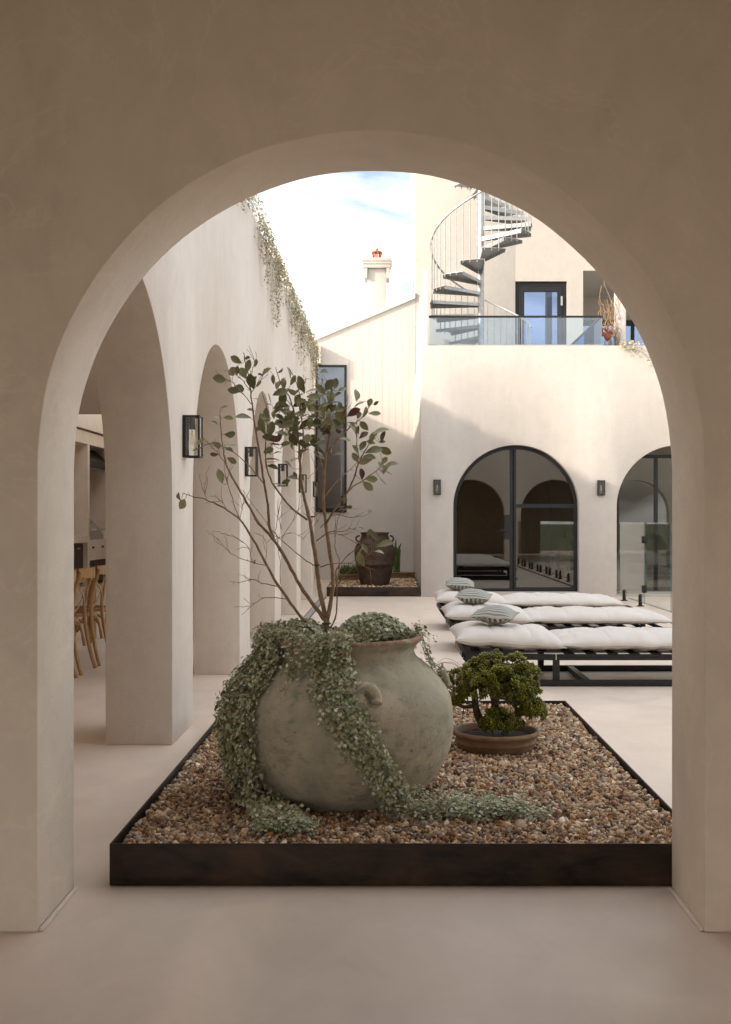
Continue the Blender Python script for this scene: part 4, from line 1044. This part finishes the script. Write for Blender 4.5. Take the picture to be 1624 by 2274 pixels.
for L, r0, r1 in [([(385, 640), (350, 570), (335, 500), (330, 430), (300, 380)], .022, .012), ([(500, 650), (470, 570), (455, 500), (480, 420), (500, 340)], .025, .012),
                  ([(455, 520), (430, 420), (420, 330)], .014, .008), ([(480, 560), (560, 570), (640, 560), (690, 530)], .012, .006), ([(335, 510), (270, 520), (215, 500)], .011, .006),
                  ([(480, 440), (570, 380), (620, 330)], .013, .007), ([(330, 430), (250, 400), (210, 420)], .01, .006), ([(440, 640), (450, 610), (480, 590)], .012, .007)]:
    jm.tube(spline(jl(L), 4), list(np.linspace(r0, r1, (len(L) - 1) * 4 + 1)), 10)
for x in (265, 290, 505, 550, 590, 640): jm.tube([p for p in jl([(x, 520), (x - 3, 555)])], .0025, 5)
jm.build('trunk', 'jade_bark', jd, smooth=True)
# rosettes
n5 = 6; jv = []; jf = []
for q, r in ((0, .10), (.4, .17), (.8, .15), (1.0, .06)):
    for k in range(n5): a_ = 2 * PI * k / n5; jv.append((r * math.cos(a_), r * math.sin(a_) * .8, q))
for i_ in range(3):
    for k in range(n5): a_ = i_ * n5 + k; b_ = i_ * n5 + (k + 1) % n5; jf.append((a_, b_, b_ + n5, a_ + n5))
jf += [(18, 19, 20, 21), (18, 21, 22, 23)]
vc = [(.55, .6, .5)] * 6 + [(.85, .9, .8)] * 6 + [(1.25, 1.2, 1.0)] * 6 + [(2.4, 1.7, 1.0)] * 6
lobes = [(430, 290, 95, 0), (330, 330, 85, -.05), (250, 370, 75, .02), (560, 290, 90, .03), (640, 330, 70, -.03), (500, 380, 95, -.11), (600, 420, 80, -.08), (390, 400, 85, -.1), (310, 400, 70, .06), (680, 530, 62, -.03), (215, 430, 55, .0), (205, 495, 45, .02), (640, 480, 60, .05), (480, 610, 75, -.07), (540, 630, 45, -.06), (430, 620, 45, -.05), (450, 330, 90, .1), (560, 370, 90, .12), (660, 420, 60, .1), (300, 370, 70, .12), (640, 570, 45, .03), (715, 560, 35, 0)]
um_ = .365 * BYY / F
jp, jn = [], []
for zx, zy, rr, d_ in lobes:
    c0 = Z8(zx, zy, d_); r = rr * um_
    for _ in range(int(10 + rr * rr / 300)):
        v = Vector((random.gauss(0, 1), random.gauss(0, 1), random.gauss(.35, .8))).normalized()
        jp.append(c0 + v * r * random.uniform(.72, 1.05)); jn.append((v + Vector((0, 0, .5))).normalized())
pos, A_, cl = [], [], []
JC = np.array([(.085, .105, .012), (.105, .125, .014), (.055, .075, .010), (.125, .14, .016)])
for p, nn in zip(jp, jn):
    base = JC[random.randrange(4)] * random.uniform(.7, 1.35)
    for k in range(17):
        a_ = k * 2.4; el = .12 + 1.25 * (k / 17) ** .8 * 1.0
        t1 = nn.orthogonal().normalized(); t2 = nn.cross(t1)
        d_ = nn * math.cos(el) + (t1 * math.cos(a_) + t2 * math.sin(a_)) * math.sin(el)
        L = random.uniform(.021, .033); pos.append((p - jd.location)[:])
        x_ = d_.orthogonal().normalized(); y_ = d_.cross(x_)
        A_.append(np.array([x_[:], y_[:], d_[:]]).T * L); cl.append(base * random.uniform(.8, 1.2))
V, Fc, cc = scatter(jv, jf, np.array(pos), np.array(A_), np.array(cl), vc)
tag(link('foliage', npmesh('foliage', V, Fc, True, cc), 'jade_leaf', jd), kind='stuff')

# ------------------------------------------------------------------ plants spilling over the top of the arcade wall
OLV = np.array([(.42, .37, .25), (.33, .30, .18), (.50, .45, .33), (.36, .31, .21), (.25, .24, .14)])
def spill(y0, y1, n, lmin, lmax, label, x=-1.22, ztop=4.13, axis='y'):
    r = empty('hanging_plant', ((x, (y0 + y1) / 2, ztop) if axis == 'y' else ((y0 + y1) / 2, x, ztop))); tag(r, label, 'plant', 'plants trailing over the wall tops')
    Vn = Vine(); out = Vector((1, 0, 0)) if axis == 'y' else Vector((0, -1, 0))
    ph = random.uniform(0, 9)
    for _ in range(int(n * .4)):
        q = random.random(); yy = y0 + (y1 - y0) * q
        env = math.sin(PI * min(1, max(0, q))) ** .5 * (.45 + .55 * abs(math.sin(q * 7 + ph)))
        L = (lmin + (lmax - lmin) * random.random() ** 2.2) * env * .85 + .03
        mk = (lambda t_, o_, z_: Vector((x + o_, t_, z_))) if axis == 'y' else (lambda t_, o_, z_: Vector((t_, x - o_, z_)))
        pts = [mk(yy, -.12, ztop + random.uniform(.0, .05)), mk(yy, -.02, ztop + random.uniform(.02, .09)), mk(yy, .025 + .03 * random.random(), ztop)]
        o_ = random.uniform(.02, .08); z = ztop
        while z > ztop - L:
            z -= .05; yy += random.gauss(0, .012); o_ = max(.01, o_ + random.gauss(-.004, .008)); pts.append(mk(yy, o_, z))
        Vn.strand(pts, lambda p: out, 62, .013, .018)
    Vn.build(r, OLV)
spill(8.6, 10.1, 60, .1, .55, 'small clump of trailing plant on the arcade wall top nearest the framing arch')
spill(10.2, 13.2, 200, .15, 1.05, 'long olive trailing plant hanging from the middle of the arcade wall top')
spill(13.5, 17.3, 240, .2, 1.15, 'wide thick trailing plant hanging from the arcade wall beyond the middle')
spill(17.4, 18.9, 110, .2, 1.2, 'trailing plant hanging over the end of the arcade wall beside the tall window')
spill(3.95, 4.75, 60, .08, .36, 'pale trailing plant on the terrace parapet below the white post', x=BY + .03, ztop=4.25, axis='x')

# ------------------------------------------------------------------ brown amphora and small troughs in the rear planter
AX, AYY = -.225, 19.8
am = empty('amphora', (AX, AYY, .12)); tag(am, 'tall dark brown clay amphora with four small loop handles', 'amphora')
ap = [(0, .0), (.24, .0), (.245, .02), (.27, .12), (.315, .3), (.33, .385), (.343, .39), (.343, .405), (.333, .41), (.352, .5), (.36, .6), (.352, .68), (.325, .735), (.318, .742), (.326, .748), (.32, .758), (.285, .79), (.255, .84), (.24, .89), (.235, .92), (.25, .935), (.255, .95), (.245, .96), (.225, .958), (.21, .93), (.205, .85)]
MB().lathe(ap, 72).build('body', 'amphora', am, smooth=True)
for k in range(4):
    a_ = k * PI / 2; pts = []
    for i_ in range(9):
        b_ = PI * (i_ / 8) - PI / 2; pts.append(((.262 + .062 * math.cos(b_) * (1.1 if i_ else 1)) * math.cos(a_), (.262 + .062 * math.cos(b_)) * math.sin(a_), .845 + .052 * math.sin(b_)))
    MB().tube(spline(pts, 2), .016, 8).build('handle', 'amphora', am, smooth=True)
def trough(x, y, w, label, plant):
    r = empty('trough', (x, y, .125)); tag(r, label, 'trough')
    MB().box(-w / 2, w / 2, -.12, .12, .0, .11).box(-w / 2 - .02, w / 2 + .02, -.14, .14, .111, .14).build('body', 'bowl', r, bevel=.008)
    q = empty(plant[0], (x, y, .265)); tag(q, plant[1], 'plant')
    return q
q = trough(-.62, 21.4, .62, 'shallow clay trough holding small succulents left of the amphora', ('succulent', 'low tuft of grey-green succulents in the shallow trough'))
pos, A_, cl = [], [], []
for _ in range(420):
    d_ = Vector((random.gauss(0, .5), random.gauss(0, .5), 1)).normalized(); x_ = d_.orthogonal().normalized(); y_ = d_.cross(x_)
    pos.append((random.uniform(-.27, .27), random.uniform(-.08, .08), random.uniform(0, .02))); A_.append(np.array([x_[:], y_[:], d_[:]]).T * random.uniform(.06, .19) * np.array([.35, .35, 1])); cl.append(np.array((.10, .14, .06)) * random.uniform(.6, 1.5))
V, Fc, cc = scatter(jv, jf, np.array(pos), np.array(A_), np.array(cl)); tag(link('foliage', npmesh('foliage', V, Fc, True, cc), 'vine_leaf', q), kind='stuff')
q = trough(.16, 22.2, .74, 'shallow clay trough holding a cactus right of the amphora', ('cactus', 'small upright green cactus behind the amphora'))
for k in range(8):
    x0 = -.02 + random.uniform(-.09, .1); h_ = random.uniform(.35, .8) * (1.25 if k == 0 else .9); lx = random.uniform(-.02, .16)
    pr = [(x0 + lx * t_ ** 2, random.uniform(-.02, .02), h_ * t_) for t_ in np.linspace(0, 1, 8)]
    MB().tube(spline(pr, 2), [.022 * (1 - .75 * max(0, i_ / 14 - .8) / .2) * (1 + .12 * math.sin(i_ * 2.2)) for i_ in range(15)], 7).build('stem', 'cactus' if 'cactus' in M else 'hedge', q, smooth=False)

# ------------------------------------------------------------------ sun loungers
def cushion(lx, ly, ht, hb, seams, nx=80, ny=36, seed=0, pw=(5, 4, .6)):
    vs = []; fs = []
    for side in (1, -1):
        for j in range(ny + 1):
            for i_ in range(nx + 1):
                u_ = -1 + 2 * i_ / nx; v_ = -1 + 2 * j / ny
                pu = (1 - abs(u_) ** pw[0]); pv = (1 - abs(v_) ** pw[1]); pr_ = (max(0, pu * pv)) ** pw[2]
                x = u_ * lx / 2 * (1 - .035 * (1 - v_ * v_) * abs(u_) ** 6); y = v_ * ly / 2 * (1 - .05 * (1 - u_ ** 4) * abs(v_) ** 4)
                w_ = noise.noise(Vector((x * 5 + seed, y * 5, side * 3.))) * .014 + noise.noise(Vector((x * 16 + seed, y * 7, side))) * .006
                edge = max(abs(u_) ** 10, abs(v_) ** 8)
                w_ += noise.noise(Vector((x * 34 + seed, y * 34, 5))) * .007 * edge
                z = side * ((ht if side > 0 else hb) * pr_ + w_ * pr_ ** .4)
                for s_ in seams:
                    z -= side * .009 * math.exp(-((u_ - s_) / .011) ** 2) * pr_ + side * .006 * math.exp(-((u_ - s_) / .10) ** 2) * pr_
                z += .01 * noise.noise(Vector((x * 9 + seed, y * 3, 9))) * (1 - pr_)
                vs.append((x, y, z))
        o_ = 0 if side > 0 else (nx + 1) * (ny + 1)
        for j in range(ny):
            for i_ in range(nx):
                a_ = o_ + j * (nx + 1) + i_; f_ = (a_, a_ + 1, a_ + nx + 2, a_ + nx + 1); fs.append(f_ if side > 0 else f_[::-1])
    mb = MB(); mb.add(vs, fs)
    edge = [vs[i_] for i_ in range(nx + 1)]
    rim_ = [vs[i_] for i_ in range(0, nx + 1, 2)] + [vs[j * (nx + 1) + nx] for j in range(2, ny + 1, 2)] + [vs[ny * (nx + 1) + i_] for i_ in range(nx - 2, -1, -2)] + [vs[j * (nx + 1)] for j in range(ny - 2, 0, -2)]
    return mb, rim_ + [rim_[0]]
LW, LD = 2.2, .92
def lounger(x, y, label, seed):
    r = empty('sun_lounger', (x, y, 0)); tag(r, label, 'sun lounger', 'sun loungers in a row beside the planter')
    hw = LD / 2
    for s_ in (-1, 1):
        yy = s_ * hw * .96
        MB().box(.2, LW, yy - .02, yy + .02, .002, .05).build('base_rail', 'black', r, bevel=.003)
        MB().box(.76, LW, yy - .02, yy + .02, .205, .25).build('top_rail', 'black', r, bevel=.003)
        MB().prism([(.03, .265), (.05, .265), (.75, .25), (.75, .205), (.09, .215), (.05, .225)], 'y', yy - .019, yy + .019).build('head_rail', 'black', r)
        for x0 in (.73, LW - .12): MB().box(x0, x0 + .05, yy - .022, yy + .022, .05, .204).build('leg', 'black', r, bevel=.003)
        MB().prism([(.02, .225), (.075, .22), (.235, .003), (.18, .003)], 'y', yy - .018, yy + .018).build('leg', 'black', r)
    for x0 in (.22, .98, LW - .06): MB().box(x0, x0 + .05, -hw * .96 + .02, hw * .96 - .02, .006, .046).build('cross_bar', 'black', r)
    MB().box(.02, .055, -hw * .96 + .02, hw * .96 - .02, .225, .262).build('cross_bar', 'black', r)
    for k in range(8): MB().box(.82 + k * .17, .90 + k * .17, -hw * .97, hw * .97, .2505, .256).build('slat', 'black_frame', r)
    for k in range(4): MB().box(.1 + k * .17, .18 + k * .17, -hw * .94, hw * .94, .2655, .271).build('slat', 'black_frame', r)
    mb, rm = cushion(.86, LD + .05, .108, .06, [-.35, .38], 64, 36, seed)
    o = mb.build('head_cushion', 'fabric', r, smooth=True); o.location = (.40, 0, .335); o.rotation_euler = (0, R(3.5), 0)
    MB().tube(rm, .0045, 6, False).build('piping', 'piping', o, smooth=True)
    mb, rm = cushion(1.45, LD + .03, .09, .052, [-.78, -.42, .12, .62], 96, 36, seed + 31)
    o = mb.build('foot_cushion', 'fabric', r, smooth=True); o.location = (1.475, 0, .312); o.rotation_euler = (0, R(.4), 0)
    MB().tube(rm, .0045, 6, False).build('piping', 'piping', o, smooth=True)
    return r
LY = [9.22, 11.44, 13.62]
lb = ['white cushioned black lounger with its foot end behind the arch pier beside the bonsai', 'middle white cushioned black lounger of the row of three', 'white cushioned black lounger closest to the arched glass door']
pb = ['striped grey-green pillow on the lounger beside the bonsai', 'striped grey-green pillow on the middle lounger', 'striped grey-green pillow on the lounger closest to the arched door']
for k in range(3):
    lounger((.56, .59, .59)[k], LY[k], lb[k], 10 * k + 3)
    mb, rm = cushion(.345, .345, .075, .075, [], 36, 36, k + 77, (2.4, 2.4, .8))
    pl = mb.build('pillow', 'pillow', None, smooth=True); tag(pl, pb[k], 'pillow', 'striped pillows on the loungers')
    pl.location = (.87 + .0 * k, LY[k] - .10, .53); pl.rotation_euler = (R(6), R(3), R(-16 + 6 * k))
    MB().tube(rm, .003, 5, False).build('piping', 'pillow', pl, smooth=True)

# ------------------------------------------------------------------ terracotta jar put indoors in place of its reflection in the door
tj = empty('terracotta_jar', (3.16, 20.2, .076)); tag(tj, 'pale terracotta jar put behind the arched glass door in place of its reflection', 'jar'); tj.scale = (.78, .78, .98)
MB().lathe([(0, .002), (.13, .002), (.15, .05), (.2, .35), (.225, .55), (.21, .72), (.15, .85), (.14, .88), (.16, .9), (.15, .91), (.13, .89)], 48).build('body', 'terracotta', tj, smooth=True)
MB().tube([(.0, 0, .5), (.06, 0, 1.15)], .03, 8).build('stick', 'dark_wood', tj)

# ------------------------------------------------------------------ dining furniture behind the arcade
def chair_proto():
    r = empty('dining_chair')
    # local: faces +y, back at -y
    for s_ in (-1, 1):
        MB().tube(spline([(s_ * .225, -.30, .0), (s_ * .21, -.25, .2), (s_ * .19, -.215, .46), (s_ * .185, -.235, .68), (s_ * .2, -.29, .86)], 5), .0165, 10).build('rear_leg', 'oak', r, smooth=True)
        MB().tube(spline([(s_ * .2, .24, .0), (s_ * .19, .2, .2), (s_ * .17, .17, .44)], 5), .0155, 10).build('front_leg', 'oak', r, smooth=True)
        MB().tube(spline([(s_ * .195, -.215, .2), (s_ * .19, -.17, .36), (s_ * .185, -.02, .43), (s_ * .185, .1, .36), (s_ * .19, .18, .2)], 5), .011, 8).build('side_hoop', 'oak', r, smooth=True)
        MB().tube(spline([(-s_ * .185, -.235, .80), (-s_ * .1, -.25, .72), (0, -.255 - .006 * s_, .64), (s_ * .1, -.235, .55), (s_ * .185, -.2, .50)], 5), .014, 8, True, .35).build('cross_strap', 'oak', r, smooth=True)
    MB().tube(spline([(-.19, -.21, .2), (-.15, -.19, .38), (0, -.18, .43), (.15, -.19, .38), (.19, -.21, .2)], 5), .011, 8).build('rear_hoop', 'oak', r, smooth=True)
    MB().tube(spline([(-.19, .2, .2), (-.15, .18, .38), (0, .18, .43), (.15, .18, .38), (.19, .2, .2)], 5), .011, 8).build('front_hoop', 'oak', r, smooth=True)
    tb = MB(); a_ = np.linspace(-1, 1, 15)
    for q0, q1 in zip(a_, a_[1:]):
        f = lambda q: (q * .215, -.335 + .07 * q * q, .80 + .02 * q * q)
        (x0, y0, z0), (x1, y1, z1) = f(q0), f(q1)
        tb.add([(x0, y0 - .011, z0), (x1, y1 - .011, z1), (x1, y1 - .011, .89), (x0, y0 - .011, .89), (x0, y0 + .011, z0), (x1, y1 + .011, z1), (x1, y1 + .011, .89), (x0, y0 + .011, .89)],
               [(0, 1, 2, 3), (4, 7, 6, 5), (0, 4, 5, 1), (3, 2, 6, 7)])
    tb.build('top_rail', 'oak', r)
    st_ = MB().lathe([(0, .462), (.17, .462), (.2, .46), (.215, .452), (.215, .435), (.2, .43), (0, .43)], 32, 1.0, .98); st_.build('seat_frame', 'oak', r, smooth=False)
    MB().lathe([(0, .466), (.165, .464)], 24).build('seat_panel', 'cane', r)
    return r
cp0 = chair_proto(); first = True
names = ['first', 'second', 'third', 'fourth']
for k in range(4):
    o = cp0 if k == 0 else copy_tree(cp0)
    o.location = (-2.86, 9.03 + .6 * k, 0); o.rotation_euler = (0, 0, R(90))
    tag(o, 'oak cross-back dining chair, %s from the framing arch, on the arcade side of the table' % names[k], 'chair', 'chairs on the arcade side of the dining table')
for k in range(3):
    o = copy_tree(cp0); o.location = (-4.35, 9.0 + .62 * k, 0); o.rotation_euler = (0, 0, R(-90))
    tag(o, 'oak cross-back dining chair, %s from the framing arch, on the kitchen side of the table' % names[k], 'chair', 'chairs on the kitchen side of the dining table')
tb_ = empty('dining_table', (-3.6, 10.4, 0)); tag(tb_, 'long wooden dining table behind the arcade', 'table')
for k in range(5): MB().box(-.45 + k * .181, -.45 + k * .181 + .177, -2.0, 2.0, .72, .76).build('plank', 'table_wood', tb_, bevel=.003)
for sx in (-1, 1):
    for sy in (-1, 1): MB().box(sx * .38 - .04, sx * .38 + .04, sy * 1.85 - .04, sy * 1.85 + .04, .002, .64).build('leg', 'table_wood', tb_)
    MB().box(sx * .38 - .015, sx * .38 + .015, -1.85, 1.85, .64, .719).build('apron', 'table_wood', tb_)
